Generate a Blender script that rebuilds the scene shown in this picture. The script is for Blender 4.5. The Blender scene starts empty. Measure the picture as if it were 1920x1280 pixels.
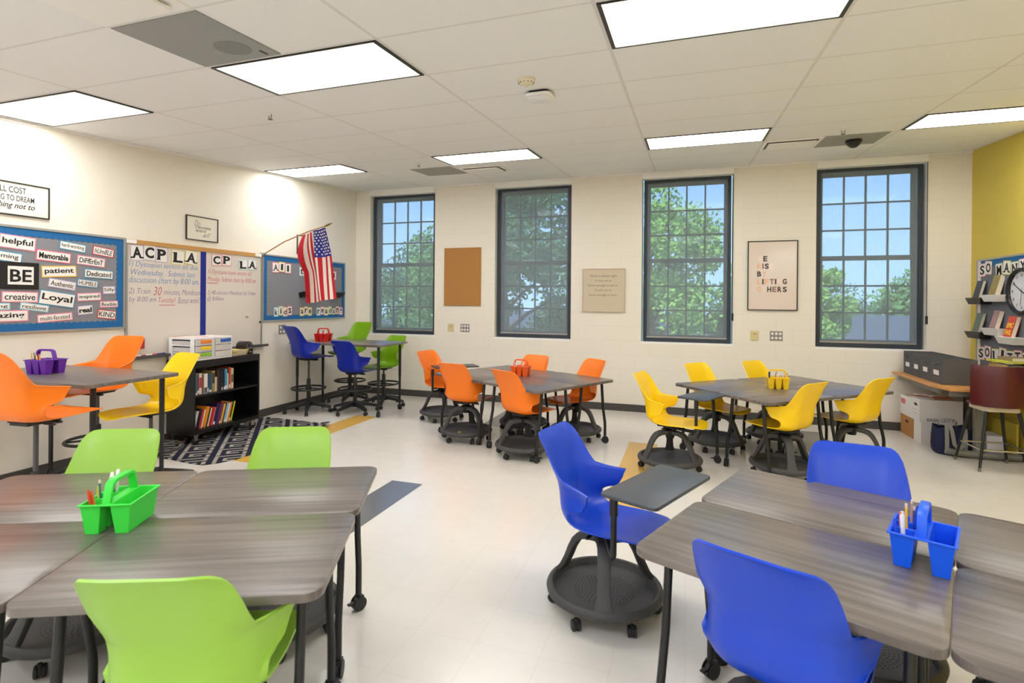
import bpy, bmesh, math, random
from math import pi, sin, cos, radians, atan2, tan, sqrt
from mathutils import Vector, Matrix
random.seed(7)
SC = bpy.context.scene
COL = SC.collection
# ------------------------------------------------------------------ camera
cam_d = bpy.data.cameras.new('camera')
cam = bpy.data.objects.new('camera', cam_d); COL.objects.link(cam)
YAW, PITCH, ROLL = 0.3180, -0.0013, 0.0081
fw = Vector((-sin(YAW)*cos(PITCH), cos(YAW)*cos(PITCH), sin(PITCH)))
rt = Vector((cos(YAW), sin(YAW), 0)); up = rt.cross(fw)
r2 = rt*cos(ROLL)+up*sin(ROLL); u2 = up*cos(ROLL)-rt*sin(ROLL)
m = Matrix((r2, u2, -fw)).transposed().to_4x4(); m.translation = (5.3862, -7.8156, 1.5760)
cam.matrix_world = m
cam_d.sensor_width = 36; cam_d.lens = 998.911/1920*36
cam_d.shift_y = -(640-565.21)/1920
cam_d.clip_start = .05; cam_d.clip_end = 300
cam_d.dof.use_dof = True; cam_d.dof.focus_distance = 4.6; cam_d.dof.aperture_fstop = 3.2
SC.camera = cam
# ------------------------------------------------------------------ light
SC.view_settings.view_transform = 'Standard'; SC.view_settings.look = 'None'
SC.view_settings.gamma = 1; SC.view_settings.exposure = 1.22
SC.view_settings.use_curve_mapping = False
wd = bpy.data.worlds.new('sky'); SC.world = wd; wd.use_nodes = True
wn = wd.node_tree.nodes; bg = wn['Background']
tc = wn.new('ShaderNodeTexCoord'); sx = wn.new('ShaderNodeSeparateXYZ'); cr = wn.new('ShaderNodeValToRGB')
wd.node_tree.links.new(tc.outputs['Generated'], sx.inputs[0]); wd.node_tree.links.new(sx.outputs['Z'], cr.inputs[0])
wd.node_tree.links.new(cr.outputs[0], bg.inputs[0])
cr.color_ramp.elements[0].position = 0.0; cr.color_ramp.elements[0].color = (.52, .75, 1.0, 1)
cr.color_ramp.elements[1].position = .42; cr.color_ramp.elements[1].color = (.15, .38, .95, 1)
bg.inputs[1].default_value = 1.45
sd = bpy.data.lights.new('sun', 'SUN'); sd.energy = 5.5; sd.angle = .02; sd.color = (1, .96, .88)
so = bpy.data.objects.new('sun', sd); COL.objects.link(so); so.rotation_euler = (radians(48), 0, radians(-25))
PANEL = 5.6          # emission of the ceiling panels
W = 8.6276; H0 = 3.4238; TT = tan(.0741); YF = -12.8
def ceil_z(y): return H0 + y*TT
# ------------------------------------------------------------------ materials
def lin(c):
    return tuple(((v/255+.055)/1.055)**2.4 if v > 10 else v/255/12.92 for v in c)
MATS = {}
def mat(name, rgb, rough=.5, spec=.5, metal=0, emit=None, var=0, scale=20, bump=0, trans=0, coat=0):
    if name in MATS: return MATS[name]
    M = bpy.data.materials.new(name); M.use_nodes = True; nt = M.node_tree; b = nt.nodes['Principled BSDF']
    c = (*lin(rgb), 1)
    b.inputs['Base Color'].default_value = c; b.inputs['Roughness'].default_value = rough
    b.inputs['Specular IOR Level'].default_value = spec; b.inputs['Metallic'].default_value = metal
    if coat: b.inputs['Coat Weight'].default_value = coat
    if emit:
        b.inputs['Emission Color'].default_value = (*emit[0], 1); b.inputs['Emission Strength'].default_value = emit[1]
    if trans:
        b.inputs['Transmission Weight'].default_value = trans
    t = nt.nodes.new('ShaderNodeTexCoord'); n = nt.nodes.new('ShaderNodeTexNoise'); n.inputs['Scale'].default_value = scale
    nt.links.new(t.outputs['Object'], n.inputs['Vector'])
    if var:
        mx = nt.nodes.new('ShaderNodeMix'); mx.data_type = 'RGBA'
        mx.inputs[6].default_value = (*[v*(1-var) for v in c[:3]], 1); mx.inputs[7].default_value = (*[min(1, v*(1+var)) for v in c[:3]], 1)
        nt.links.new(n.outputs['Fac'], mx.inputs[0]); nt.links.new(mx.outputs[2], b.inputs['Base Color'])
    if bump:
        bp = nt.nodes.new('ShaderNodeBump'); bp.inputs['Strength'].default_value = bump; bp.inputs['Distance'].default_value = .002
        nt.links.new(n.outputs['Fac'], bp.inputs['Height']); nt.links.new(bp.outputs[0], b.inputs['Normal'])
    MATS[name] = M; return M
def nodes_of(name, rough=.5, spec=.5):
    M = bpy.data.materials.new(name); M.use_nodes = True; MATS[name] = M
    b = M.node_tree.nodes['Principled BSDF']; b.inputs['Roughness'].default_value = rough; b.inputs['Specular IOR Level'].default_value = spec
    return M, M.node_tree.nodes, M.node_tree.links, b
def math_n(N, L, op, a, b=None):
    n = N.new('ShaderNodeMath'); n.operation = op
    for i, v in enumerate((a, b)):
        if v is None: continue
        if isinstance(v, (int, float)): n.inputs[i].default_value = v
        else: L.new(v, n.inputs[i])
    return n.outputs[0]
def grid_lines(N, L, coord, period, offset, width):
    """1 on a line of the given width every period"""
    a = math_n(N, L, 'ADD', coord, -offset + period*50)
    f = math_n(N, L, 'MODULO', a, period)
    d = math_n(N, L, 'ABSOLUTE', math_n(N, L, 'SUBTRACT', f, period/2))
    return math_n(N, L, 'GREATER_THAN', d, period/2-width/2)
def mixc(N, L, fac, a, b):
    mx = N.new('ShaderNodeMix'); mx.data_type = 'RGBA'
    for i, v in ((6, a), (7, b)):
        if isinstance(v, tuple): mx.inputs[i].default_value = (*v, 1)
        else: L.new(v, mx.inputs[i])
    if isinstance(fac, float): mx.inputs[0].default_value = fac
    else: L.new(fac, mx.inputs[0])
    return mx.outputs[2]
def noise(N, L, vec, scale, detail=2):
    n = N.new('ShaderNodeTexNoise'); n.inputs['Scale'].default_value = scale; n.inputs['Detail'].default_value = detail
    L.new(vec, n.inputs['Vector']); return n.outputs['Fac']
def bump_n(N, L, b, h, strength, dist):
    bp = N.new('ShaderNodeBump'); bp.inputs['Strength'].default_value = strength; bp.inputs['Distance'].default_value = dist
    L.new(h, bp.inputs['Height']); L.new(bp.outputs[0], b.inputs['Normal'])
# ceiling tiles
TG = .6096; GX, GY = 2.5004, -5.2249
def m_ceiling():
    M, N, L, b = nodes_of('ceiling_tile', .9, .2)
    t = N.new('ShaderNodeTexCoord'); s = N.new('ShaderNodeSeparateXYZ'); L.new(t.outputs['Object'], s.inputs[0])
    gx = grid_lines(N, L, s.outputs[0], 2*TG, GX, .022); gy = grid_lines(N, L, s.outputs[1], TG, GY, .016)
    g = math_n(N, L, 'MAXIMUM', gx, gy)
    c = mixc(N, L, noise(N, L, t.outputs['Object'], 160, 3), lin((234, 233, 232)), lin((249, 249, 249)))
    L.new(mixc(N, L, g, c, lin((226, 224, 221))), b.inputs['Base Color'])
    h = math_n(N, L, 'SUBTRACT', noise(N, L, t.outputs['Object'], 160, 3), math_n(N, L, 'MULTIPLY', g, -1.5))
    bump_n(N, L, b, h, .25, .003); return M
def m_floor():
    M, N, L, b = nodes_of('vinyl_floor', .16, .5)
    t = N.new('ShaderNodeTexCoord'); s = N.new('ShaderNodeSeparateXYZ'); L.new(t.outputs['Object'], s.inputs[0])
    g = math_n(N, L, 'MAXIMUM', grid_lines(N, L, s.outputs[0], .3048, 1.12, .002), grid_lines(N, L, s.outputs[1], .3048, -1.57, .002))
    n1 = noise(N, L, t.outputs['Object'], 9, 5); n2 = noise(N, L, t.outputs['Object'], 1.1, 2)
    c = mixc(N, L, n1, lin((219, 214, 206)), lin((232, 227, 220)))
    c = mixc(N, L, n2, c, lin((226, 221, 213)))
    L.new(mixc(N, L, g, c, lin((212, 205, 194))), b.inputs['Base Color'])
    L.new(math_n(N, L, 'ADD', .1, math_n(N, L, 'MULTIPLY', n1, .2)), b.inputs['Roughness'])
    bump_n(N, L, b, n2, .06, .02); return M
def m_block(name, rgb):
    M, N, L, b = nodes_of(name, .55, .4)
    t = N.new('ShaderNodeTexCoord'); s = N.new('ShaderNodeSeparateXYZ'); L.new(t.outputs['Object'], s.inputs[0])
    u = math_n(N, L, 'ADD', s.outputs[0], s.outputs[1])
    row = math_n(N, L, 'FLOOR', math_n(N, L, 'DIVIDE', s.outputs[2], .2032))
    sh = math_n(N, L, 'MULTIPLY', math_n(N, L, 'MODULO', math_n(N, L, 'ADD', row, 100), 2), .2032)
    g = math_n(N, L, 'MAXIMUM', grid_lines(N, L, math_n(N, L, 'ADD', u, sh), .4064, 0, .008), grid_lines(N, L, s.outputs[2], .2032, 0, .008))
    c = tuple(lin(rgb)); n = noise(N, L, t.outputs['Object'], 40, 4)
    cc = mixc(N, L, n, tuple(v*.96 for v in c), c)
    L.new(mixc(N, L, math_n(N, L, 'MULTIPLY', g, .45), cc, tuple(v*.86 for v in c)), b.inputs['Base Color'])
    h = math_n(N, L, 'SUBTRACT', math_n(N, L, 'MULTIPLY', n, .12), g); bump_n(N, L, b, h, .35, .004); return M
def m_wood():
    M, N, L, b = nodes_of('grey_laminate', .30, .5)
    t = N.new('ShaderNodeTexCoord'); oi = N.new('ShaderNodeObjectInfo')
    mp = N.new('ShaderNodeMapping'); mp.inputs['Scale'].default_value = (1.6, 34, 1); L.new(t.outputs['Object'], mp.inputs[0])
    ad = N.new('ShaderNodeVectorMath'); ad.operation = 'ADD'; L.new(mp.outputs[0], ad.inputs[0])
    cb = N.new('ShaderNodeCombineXYZ'); L.new(math_n(N, L, 'MULTIPLY', oi.outputs['Random'], 37.0), cb.inputs[0]); L.new(cb.outputs[0], ad.inputs[1])
    n1 = noise(N, L, ad.outputs[0], 1.0, 6)
    mp2 = N.new('ShaderNodeMapping'); mp2.inputs['Scale'].default_value = (.9, 9, 1); L.new(ad.outputs[0], mp2.inputs[0])
    n2 = noise(N, L, mp2.outputs[0], 1.4, 3)
    r = N.new('ShaderNodeValToRGB'); L.new(math_n(N, L, 'ADD', math_n(N, L, 'MULTIPLY', n1, .7), math_n(N, L, 'MULTIPLY', n2, .3)), r.inputs[0])
    r.color_ramp.elements[0].position = .30; r.color_ramp.elements[0].color = (*lin((77, 69, 65)), 1)
    r.color_ramp.elements[1].position = .72; r.color_ramp.elements[1].color = (*lin((136, 127, 120)), 1)
    L.new(r.outputs[0], b.inputs['Base Color']); bump_n(N, L, b, n1, .05, .001); return M
def m_rug():
    """navy rug with a pale greek-key: blocks of nested hooks"""
    M, N, L, b = nodes_of('greek_key_rug', .95, .1)
    t = N.new('ShaderNodeTexCoord'); s = N.new('ShaderNodeSeparateXYZ'); L.new(t.outputs['Object'], s.inputs[0])
    PX, PY = .33, .265
    rx, ry = s.outputs[0], s.outputs[1]
    pu = math_n(N, L, 'ADD', math_n(N, L, 'MULTIPLY', rx, .77), math_n(N, L, 'MULTIPLY', ry, .64)); pv = math_n(N, L, 'ADD', math_n(N, L, 'MULTIPLY', rx, .64), math_n(N, L, 'MULTIPLY', ry, -.77))
    def cell(c, per, o): return math_n(N, L, 'DIVIDE', math_n(N, L, 'MODULO', math_n(N, L, 'ADD', c, per*60+o), per), per)
    u = cell(pu, PX, 1.337+.02); v = cell(pv, PY, 0)
    ux = math_n(N, L, 'MULTIPLY', u, 9.0); vy = math_n(N, L, 'MULTIPLY', v, 7.0)
    def rect(x0, x1, y0, y1):
        a = math_n(N, L, 'MULTIPLY', math_n(N, L, 'GREATER_THAN', ux, x0), math_n(N, L, 'LESS_THAN', ux, x1))
        c = math_n(N, L, 'MULTIPLY', math_n(N, L, 'GREATER_THAN', vy, y0), math_n(N, L, 'LESS_THAN', vy, y1))
        return math_n(N, L, 'MULTIPLY', a, c)
    rs = [rect(1.1, 2.1, .5, 7), rect(1.1, 8.6, .5, 1.3), rect(7.6, 8.6, .5, 3.6), rect(3.4, 8.6, 2.9, 3.7), rect(3.4, 4.4, 2.9, 5.6), rect(3.4, 6.6, 4.9, 5.7), rect(7.6, 8.6, 4.6, 7)]
    g = rs[0]
    for r in rs[1:]: g = math_n(N, L, 'MAXIMUM', g, r)
    n = noise(N, L, t.outputs['Object'], 300, 2)
    c = mixc(N, L, g, lin((36, 40, 58)), lin((176, 168, 156)))
    L.new(mixc(N, L, math_n(N, L, 'MULTIPLY', n, .35), c, lin((60, 60, 66))), b.inputs['Base Color']); bump_n(N, L, b, n, .5, .003); return M
CEIL = m_ceiling(); FLOOR = m_floor(); BLOCK = m_block('painted_block_cream', (238, 231, 218)); YBLOCK = m_block('painted_block_yellow', (218, 196, 84))
WOOD = m_wood(); RUGM = m_rug()
PAINT = mat('cream_paint', (238, 231, 219), .6, .3, var=.02, scale=6, bump=.05)
BASEB = mat('dark_vinyl_base', (72, 68, 66), .5)
BLK = mat('black_metal', (24, 24, 27), .42); BLKP = mat('black_plastic', (28, 28, 30), .5)
CHAR = mat('charcoal_plastic', (70, 69, 70), .55, .4, bump=.1, scale=300)
TABM = mat('slate_tablet', (66, 72, 80), .38, bump=.05, scale=400)
CHROME = mat('chrome', (200, 200, 200), .2, metal=1); GREYM = mat('grey_metal', (118, 116, 108), .5, metal=.0)
WHITEP = mat('white_plastic', (238, 238, 240), .4); WHITE = mat('white_paint', (246, 243, 240), .5)
BRICKF = mat('dark_slate_frame', (44, 52, 62), .45)
ALU = mat('aluminium_trim', (176, 174, 170), .35, metal=.6)
INK = mat('black_ink', (18, 18, 20), .6); PAPER = mat('white_paper', (240, 236, 232), .8)
EDGE = mat('tile_gold', (222, 176, 84), .18); EDGEG = mat('tile_grey', (108, 110, 114), .18, var=.12, scale=120)
SHELLC = {'blue': (14, 66, 198), 'navy': (12, 40, 168), 'green': (148, 194, 68), 'olive': (120, 168, 10), 'orange': (252, 126, 22), 'yellow': (255, 210, 12)}
def shell_mat(c): return mat('shell_'+c, SHELLC[c], .36, .45, bump=.04, scale=500)
# ------------------------------------------------------------------ mesh builder
class MB:
    def __init__(s): s.v = []; s.f = []; s.mi = []; s.mats = []
    def add(s, vs, fs, mi=0):
        o = len(s.v); s.v += [tuple(v) for v in vs]; s.f += [tuple(i+o for i in f) for f in fs]; s.mi += [mi]*len(fs)
    def box(s, c, d, rz=0, mi=0, M=None):
        x, y, z = [k/2 for k in d]; vs = []
        for a, b_, e in ((-1,-1,-1),(1,-1,-1),(1,1,-1),(-1,1,-1),(-1,-1,1),(1,-1,1),(1,1,1),(-1,1,1)):
            p = Vector((a*x, b_*y, e*z))
            if M is not None: p = M @ p
            elif rz: p = Vector((p.x*cos(rz)-p.y*sin(rz), p.x*sin(rz)+p.y*cos(rz), p.z))
            vs.append(p+Vector(c))
        s.add(vs, [(0,3,2,1),(4,5,6,7),(0,1,5,4),(1,2,6,5),(2,3,7,6),(3,0,4,7)], mi)
    def b2(s, lo, hi, mi=0): s.box([(a+b)/2 for a, b in zip(lo, hi)], [b-a for a, b in zip(lo, hi)], mi=mi)
    def tube(s, path, r, n=10, mi=0, cap=True, flat=None):
        P = [Vector(p) for p in path]; R = r if isinstance(r, (list, tuple)) else [r]*len(P)
        T = [(P[min(i+1, len(P)-1)]-P[max(i-1, 0)]).normalized() for i in range(len(P))]
        ref = Vector((0, 0, 1)) if abs(T[0].z) < .9 else Vector((1, 0, 0))
        A = (ref-T[0]*ref.dot(T[0])).normalized(); vs = []
        for i, p in enumerate(P):
            A = (A-T[i]*A.dot(T[i])).normalized(); B = T[i].cross(A)
            for k in range(n):
                t = 2*pi*k/n; vs.append(p+(A*cos(t)+B*sin(t))*R[i])
        fs = [(i*n+k, i*n+(k+1) % n, (i+1)*n+(k+1) % n, (i+1)*n+k) for i in range(len(P)-1) for k in range(n)]
        if cap: fs += [tuple(range(n))[::-1], tuple((len(P)-1)*n+k for k in range(n))]
        s.add(vs, fs, mi)
    def lathe(s, prof, n=24, c=(0, 0, 0), mi=0, axis=None):
        vs = []; N_ = len(prof)
        for k in range(n):
            t = 2*pi*k/n
            for r, z in prof:
                p = Vector((r*cos(t), r*sin(t), z))
                if axis is not None: p = axis @ p
                vs.append(p+Vector(c))
        fs = [(k*N_+i, ((k+1) % n)*N_+i, ((k+1) % n)*N_+i+1, k*N_+i+1) for k in range(n) for i in range(N_-1)]
        s.add(vs, fs, mi)
    def prism(s, poly, z0, z1, mi=0, M=None):
        n = len(poly); vs = [Vector((x, y, z0)) for x, y in poly]+[Vector((x, y, z1)) for x, y in poly]
        if M is not None: vs = [M @ v for v in vs]
        s.add(vs, [tuple(range(n))[::-1], tuple(range(n, 2*n))]+[(i, (i+1) % n, n+(i+1) % n, n+i) for i in range(n)], mi)
    def torus(s, c, R, r, n=32, k=8):
        s.tube([(c[0]+R*cos(2*pi*i/n), c[1]+R*sin(2*pi*i/n), c[2]) for i in range(n+1)], r, k, cap=False)
    def mesh(s, name, m, smooth=False, bevel=0, seg=2):
        me = bpy.data.meshes.new(name); me.from_pydata(s.v, [], s.f)
        ms = m if isinstance(m, (list, tuple)) else [m]
        for q in ms: me.materials.append(q)
        for p, i in zip(me.polygons, s.mi): p.material_index = i
        b = bmesh.new(); b.from_mesh(me)
        bmesh.ops.recalc_face_normals(b, faces=b.faces)
        if bevel: bmesh.ops.bevel(b, geom=[e for e in b.edges if len(e.link_faces) == 2 and e.calc_face_angle(0) > .6], offset=bevel, segments=seg, affect='EDGES', profile=.5, clamp_overlap=True)
        if smooth:
            for f in b.faces: f.smooth = True
            for e in b.edges:
                if len(e.link_faces) == 2 and e.calc_face_angle(0) > radians(38): e.smooth = False
        b.to_mesh(me); b.free(); return me
    def build(s, name, m, parent=None, **k): return put(name, s.mesh(name, m, **k), parent)
def put(name, me, parent=None, loc=(0, 0, 0), rz=0, M=None):
    o = bpy.data.objects.new(name, me); COL.objects.link(o)
    if parent: o.parent = parent
    o.location = loc; o.rotation_euler = (0, 0, rz)
    if M is not None: o.matrix_local = M
    return o
def tag(o, label, cat, group=None):
    o['label'] = label; o['category'] = cat
    if group: o['group'] = group
    return o
def thing(name, label, cat, loc=(0, 0, 0), rz=0, group=None, M=None):
    o = bpy.data.objects.new(name, None); COL.objects.link(o); o.empty_display_size = .1
    o.location = loc; o.rotation_euler = (0, 0, rz)
    if M is not None: o.matrix_world = M
    return tag(o, label, cat, group)
def struct(o): o['kind'] = 'structure'; return o
def rrect(w, d, r, n=6):
    out = []
    for cx, cy, a in ((w/2-r, d/2-r, 0), (-w/2+r, d/2-r, 90), (-w/2+r, -d/2+r, 180), (w/2-r, -d/2+r, 270)):
        for i in range(n+1):
            t = radians(a+90*i/n); out.append((cx+r*cos(t), cy+r*sin(t)))
    return out
def LW(y, z, x=0): return Matrix(((0, 0, 1, x), (1, 0, 0, y), (0, 1, 0, z), (0, 0, 0, 1)))          # left wall frame
def BW(x, z, y=0): return Matrix(((1, 0, 0, x), (0, 0, -1, y), (0, 1, 0, z), (0, 0, 0, 1)))         # back wall frame
def RW(y, z, x=W): return Matrix(((0, 0, -1, x), (-1, 0, 0, y), (0, 1, 0, z), (0, 0, 0, 1)))        # right wall frame
def spin(M, deg): return M @ Matrix.Rotation(radians(deg), 4, 'Z')
TXT = {}
def text_mesh(body, m, w=None, h=None, bold=0, shear=0, align='CENTER', spacing=1, ext=.0006):
    """letters as a thin mesh, centred, scaled into a w x h box"""
    cu = bpy.data.curves.new('lettering', 'FONT'); cu.body = body; cu.size = 1; cu.offset = bold; cu.shear = shear; cu.extrude = .0005
    cu.align_x = align; cu.space_character = spacing; cu.resolution_u = 3
    o = bpy.data.objects.new('lettering', cu); COL.objects.link(o)
    dg = bpy.context.evaluated_depsgraph_get(); me = bpy.data.meshes.new_from_object(o.evaluated_get(dg))
    bpy.data.objects.remove(o); bpy.data.curves.remove(cu)
    xs = [v.co.x for v in me.vertices]; ys = [v.co.y for v in me.vertices]
    x0, x1, y0, y1 = min(xs), max(xs), min(ys), max(ys)
    sx_ = w/(x1-x0) if w else None; sy_ = h/(y1-y0) if h else None
    sx_ = sx_ or sy_; sy_ = sy_ or sx_
    for v in me.vertices: v.co = ((v.co.x-(x0+x1)/2)*sx_, (v.co.y-(y0+y1)/2)*sy_, v.co.z*ext/.0005)
    me.materials.clear(); me.materials.append(m); me.name = 'lettering'; return me
# ------------------------------------------------------------------ room
f = MB(); f.b2((-.2, YF-.2, -.1), (W+.2, .3, 0)); struct(f.build('floor', FLOOR))
c = MB(); c.add([(-.2, YF-.2, ceil_z(YF-.2)), (W+.2, YF-.2, ceil_z(YF-.2)), (W+.2, .02, ceil_z(.02)), (-.2, .02, ceil_z(.02)),
                 (-.2, YF-.2, ceil_z(YF-.2)+.1), (W+.2, YF-.2, ceil_z(YF-.2)+.1), (W+.2, .02, ceil_z(.02)+.1), (-.2, .02, ceil_z(.02)+.1)],
                [(0,3,2,1),(4,5,6,7),(0,1,5,4),(1,2,6,5),(2,3,7,6),(3,0,4,7)]); struct(c.build('ceiling', CEIL))
w = MB(); w.b2((-.2, YF, -.05), (0, .3, 3.65)); struct(w.build('wall_left', PAINT))
w = MB(); w.b2((W, YF, -.05), (W+.2, .3, 3.65)); struct(w.build('wall_right', YBLOCK))
w = MB(); w.b2((-.2, YF-.2, -.05), (W+.2, YF, 3.65)); struct(w.build('wall_front', PAINT))
WX = [.298, 2.546, 4.782, 6.991]; WW = 1.17; ZB, ZT = 1.011, 3.3285; OZ0, OZ1 = .985, 3.405
w = MB(); w.b2((0, 0, -.05), (W, .3, OZ0)); w.b2((0, 0, OZ1), (W, .3, 3.65))
xs = [0]+[v for x in WX for v in (x-.02, x+WW+.02)]+[W]
for i in range(0, len(xs), 2): w.b2((xs[i], 0, OZ0), (xs[i+1], .3, OZ1))
struct(w.build('wall_back', BLOCK))
for nm, lo, hi in (('baseboard_back', (0, -.012, 0), (W, 0, .102)), ('baseboard_left', (0, YF, 0), (.012, -.012, .102)), ('baseboard_right', (W-.012, YF, 0), (W, -.012, .102))):
    w = MB(); w.b2(lo, hi); struct(w.build(nm, BASEB))
for nm, lo, hi in (('trim_1', (0, -.02, 3.37), (W, 0, 3.392)), ):
    pass
# ceiling edge angle
w = MB(); w.add([(0, YF, ceil_z(YF)-.02), (.02, YF, ceil_z(YF)-.02), (.02, YF, ceil_z(YF)), (0, YF, ceil_z(YF)), (0, 0, H0-.02), (.02, 0, H0-.02), (.02, 0, H0), (0, 0, H0)],
                [(0,1,2,3),(4,5,6,7),(0,1,5,4),(1,2,6,5),(2,3,7,6),(3,0,4,7)]); struct(w.build('trim_1', WHITE))
w = MB(); w.b2((0, -.02, H0-.022), (W, 0, H0-.002)); struct(w.build('trim_2', WHITE))
# inlaid floor tiles
def strip(x0, x1, y0, y1, m, n):
    s_ = MB(); s_.b2((x0, y0, -.02), (x1, y1, .0012)); struct(s_.build('trim_%d' % n, m))
strip(1.12, 1.425, -3.74, -1.57, EDGE, 3); strip(2.95, 3.245, -5.85, -3.72, EDGEG, 4); strip(4.78, 5.085, -3.84, -1.70, EDGE, 5)
strip(2.92, 3.22, -1.54, -.1, EDGEG, 6); strip(6.62, 6.92, -1.9, -.45, EDGEG, 7)
# windows
def shade_mat():
    M = bpy.data.materials.new('solar_shade'); M.use_nodes = True; N = M.node_tree.nodes; L = M.node_tree.links; N.clear()
    o = N.new('ShaderNodeOutputMaterial'); mx = N.new('ShaderNodeMixShader'); t = N.new('ShaderNodeBsdfTransparent'); d = N.new('ShaderNodeBsdfDiffuse')
    t.inputs[0].default_value = (.86, .9, .92, 1); d.inputs[0].default_value = (*lin((168, 178, 184)), 1)
    co = N.new('ShaderNodeTexCoord'); wv = N.new('ShaderNodeTexWave'); wv.inputs['Scale'].default_value = 16; wv.inputs['Distortion'].default_value = 1.5
    L.new(co.outputs['Object'], wv.inputs[0])
    L.new(math_n(N, L, 'ADD', .34, math_n(N, L, 'MULTIPLY', wv.outputs['Fac'], .06)), mx.inputs[0])
    L.new(t.outputs[0], mx.inputs[1]); L.new(d.outputs[0], mx.inputs[2]); L.new(mx.outputs[0], o.inputs[0]); return M
SHADE = shade_mat()
def glass_mat():
    M = bpy.data.materials.new('window_glass'); M.use_nodes = True; N = M.node_tree.nodes; L = M.node_tree.links; N.clear()
    o = N.new('ShaderNodeOutputMaterial'); mx = N.new('ShaderNodeMixShader'); t = N.new('ShaderNodeBsdfTransparent'); g = N.new('ShaderNodeBsdfGlossy')
    g.inputs['Roughness'].default_value = .03; t.inputs[0].default_value = (.93, .96, .97, 1); mx.inputs[0].default_value = .05
    L.new(t.outputs[0], mx.inputs[1]); L.new(g.outputs[0], mx.inputs[2]); L.new(mx.outputs[0], o.inputs[0]); return M
GLASS = glass_mat()
for i, x in enumerate(WX):
    fr = MB(); t = .045
    for lo, hi in (((x, .08, ZB), (x+t, .22, ZT)), ((x+WW-t, .08, ZB), (x+WW, .22, ZT)), ((x+t, .08, ZB), (x+WW-t, .22, ZB+.055)), ((x+t, .08, ZT-t), (x+WW-t, .22, ZT))): fr.b2(lo, hi)
    win = struct(fr.build('window_%d' % (i+1), BRICKF))
    mid = (ZB+ZT)/2
    for z0, z1, y in ((ZB+.055, mid+.03, .17), (mid-.03, ZT-t, .19)):
        sa = MB(); a, b_ = x+t, x+WW-t; k = .045
        for lo, hi in (((a, y, z0), (a+k, y+.03, z1)), ((b_-k, y, z0), (b_, y+.03, z1)), ((a+k, y, z0), (b_-k, y+.03, z0+k)), ((a+k, y, z1-k), (b_-k, y+.03, z1))): sa.b2(lo, hi)
        for q in range(1, 4):
            xx = a+k+(b_-a-2*k)*q/4; sa.b2((xx-.011, y, z0+k), (xx+.011, y+.022, z1-k))
        for q in range(1, 3):
            zz = z0+k+(z1-z0-2*k)*q/3; sa.b2((a+k, y+.002, zz-.011), (b_-k, y+.02, zz+.011))
        s_o = sa.build('sash', BRICKF, win)
        g = MB(); g.b2((a+.01, y+.024, z0+.01), (b_-.01, y+.028, z1-.01)); g.build('pane', GLASS, s_o)
    s_ = MB(); s_.b2((x-.02, 0.0, OZ0), (x+WW+.02, .22, ZB-.001)); s_.build('sill', WHITE, win)
    s_ = MB(); s_.b2((x-.02, -.03, ZT-.005), (x+WW+.02, .078, OZ1-.002)); s_.build('blind_valance', WHITE, win)
    s_ = MB(); s_.b2((x+t+.002, .1, ZB+.06), (x+WW-t-.002, .102, ZT-t)); s_.build('sheer_shade', SHADE, win)
    s_ = MB(); s_.b2((x+t+.002, .095, ZB+.056), (x+WW-t-.002, .107, ZB+.075)); s_.build('shade_hem_bar', ALU, win)
    if i >= 2:
        s_ = MB(); s_.tube([(x+WW+.015, -.012, ZT), (x+WW+.015, -.012, ZB+.42)], .004, 6); s_.tube([(x+WW+.015, -.012, ZB+.42), (x+WW+.015, -.012, ZB+.32)], .014, 8); s_.build('blind_cord', BLK, win)
# ------------------------------------------------------------------ ceiling fittings
CT = Matrix.Rotation(.0741, 4, 'X')
def ceil_thing(name, label, cat, x, y, group=None):
    M = Matrix.Translation((x, y, ceil_z(y))) @ CT; return thing(name, label, cat, M=M, group=group)
EMIT = mat('lamp_diffuser', (255, 255, 252), .6, emit=((1.0, .995, .975), PANEL))
EMIT_FILL = mat('rear_fill_diffuser', (255, 255, 255), .6, emit=((.93, .98, 1.08), PANEL*1.3))  # cool, boosted glow of unseen rear panels, added to brighten the foreground
PALE = mat('lamp_lens_edge', (240, 232, 200), .5, emit=((1, .93, .72), 1.2))
def lamp(col, row, label):
    x = GX+(col*2+1)*TG; y = GY+(row+.5)*TG*cos(.0741)
    t = ceil_thing('ceiling_light', label, 'ceiling light', x, y, 'recessed fluorescent ceiling panels')
    f_ = MB(); a, b_ = TG-.012, TG/2-.012; k = .022
    for lo, hi in (((-a, -b_, -.008), (-a+k, b_, .0)), ((a-k, -b_, -.008), (a, b_, .0)), ((-a+k, -b_, -.008), (a-k, -b_+.012, .0)), ((-a+k, b_-.012, -.008), (a-k, b_, .0))): f_.b2(lo, hi)
    f_.build('lamp_frame', BLK, t)
    d = MB(); d.b2((-a+k+.02, -b_+.035, -.005), (a-k-.02, b_-.035, -.001)); d.build('diffuser', EMIT_FILL if row < 0 else EMIT, t)
    d = MB()
    for lo, hi in (((-a+k, -b_+.012, -.0045), (-a+k+.02, b_-.012, -.001)), ((a-k-.02, -b_+.012, -.0045), (a-k, b_-.012, -.001)), ((-a+k+.02, -b_+.012, -.0045), (a-k-.02, -b_+.035, -.001)), ((-a+k+.02, b_-.035, -.0045), (a-k-.02, b_-.012, -.001))): d.b2(lo, hi)
    d.build('lens_edge', PALE, t)
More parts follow.
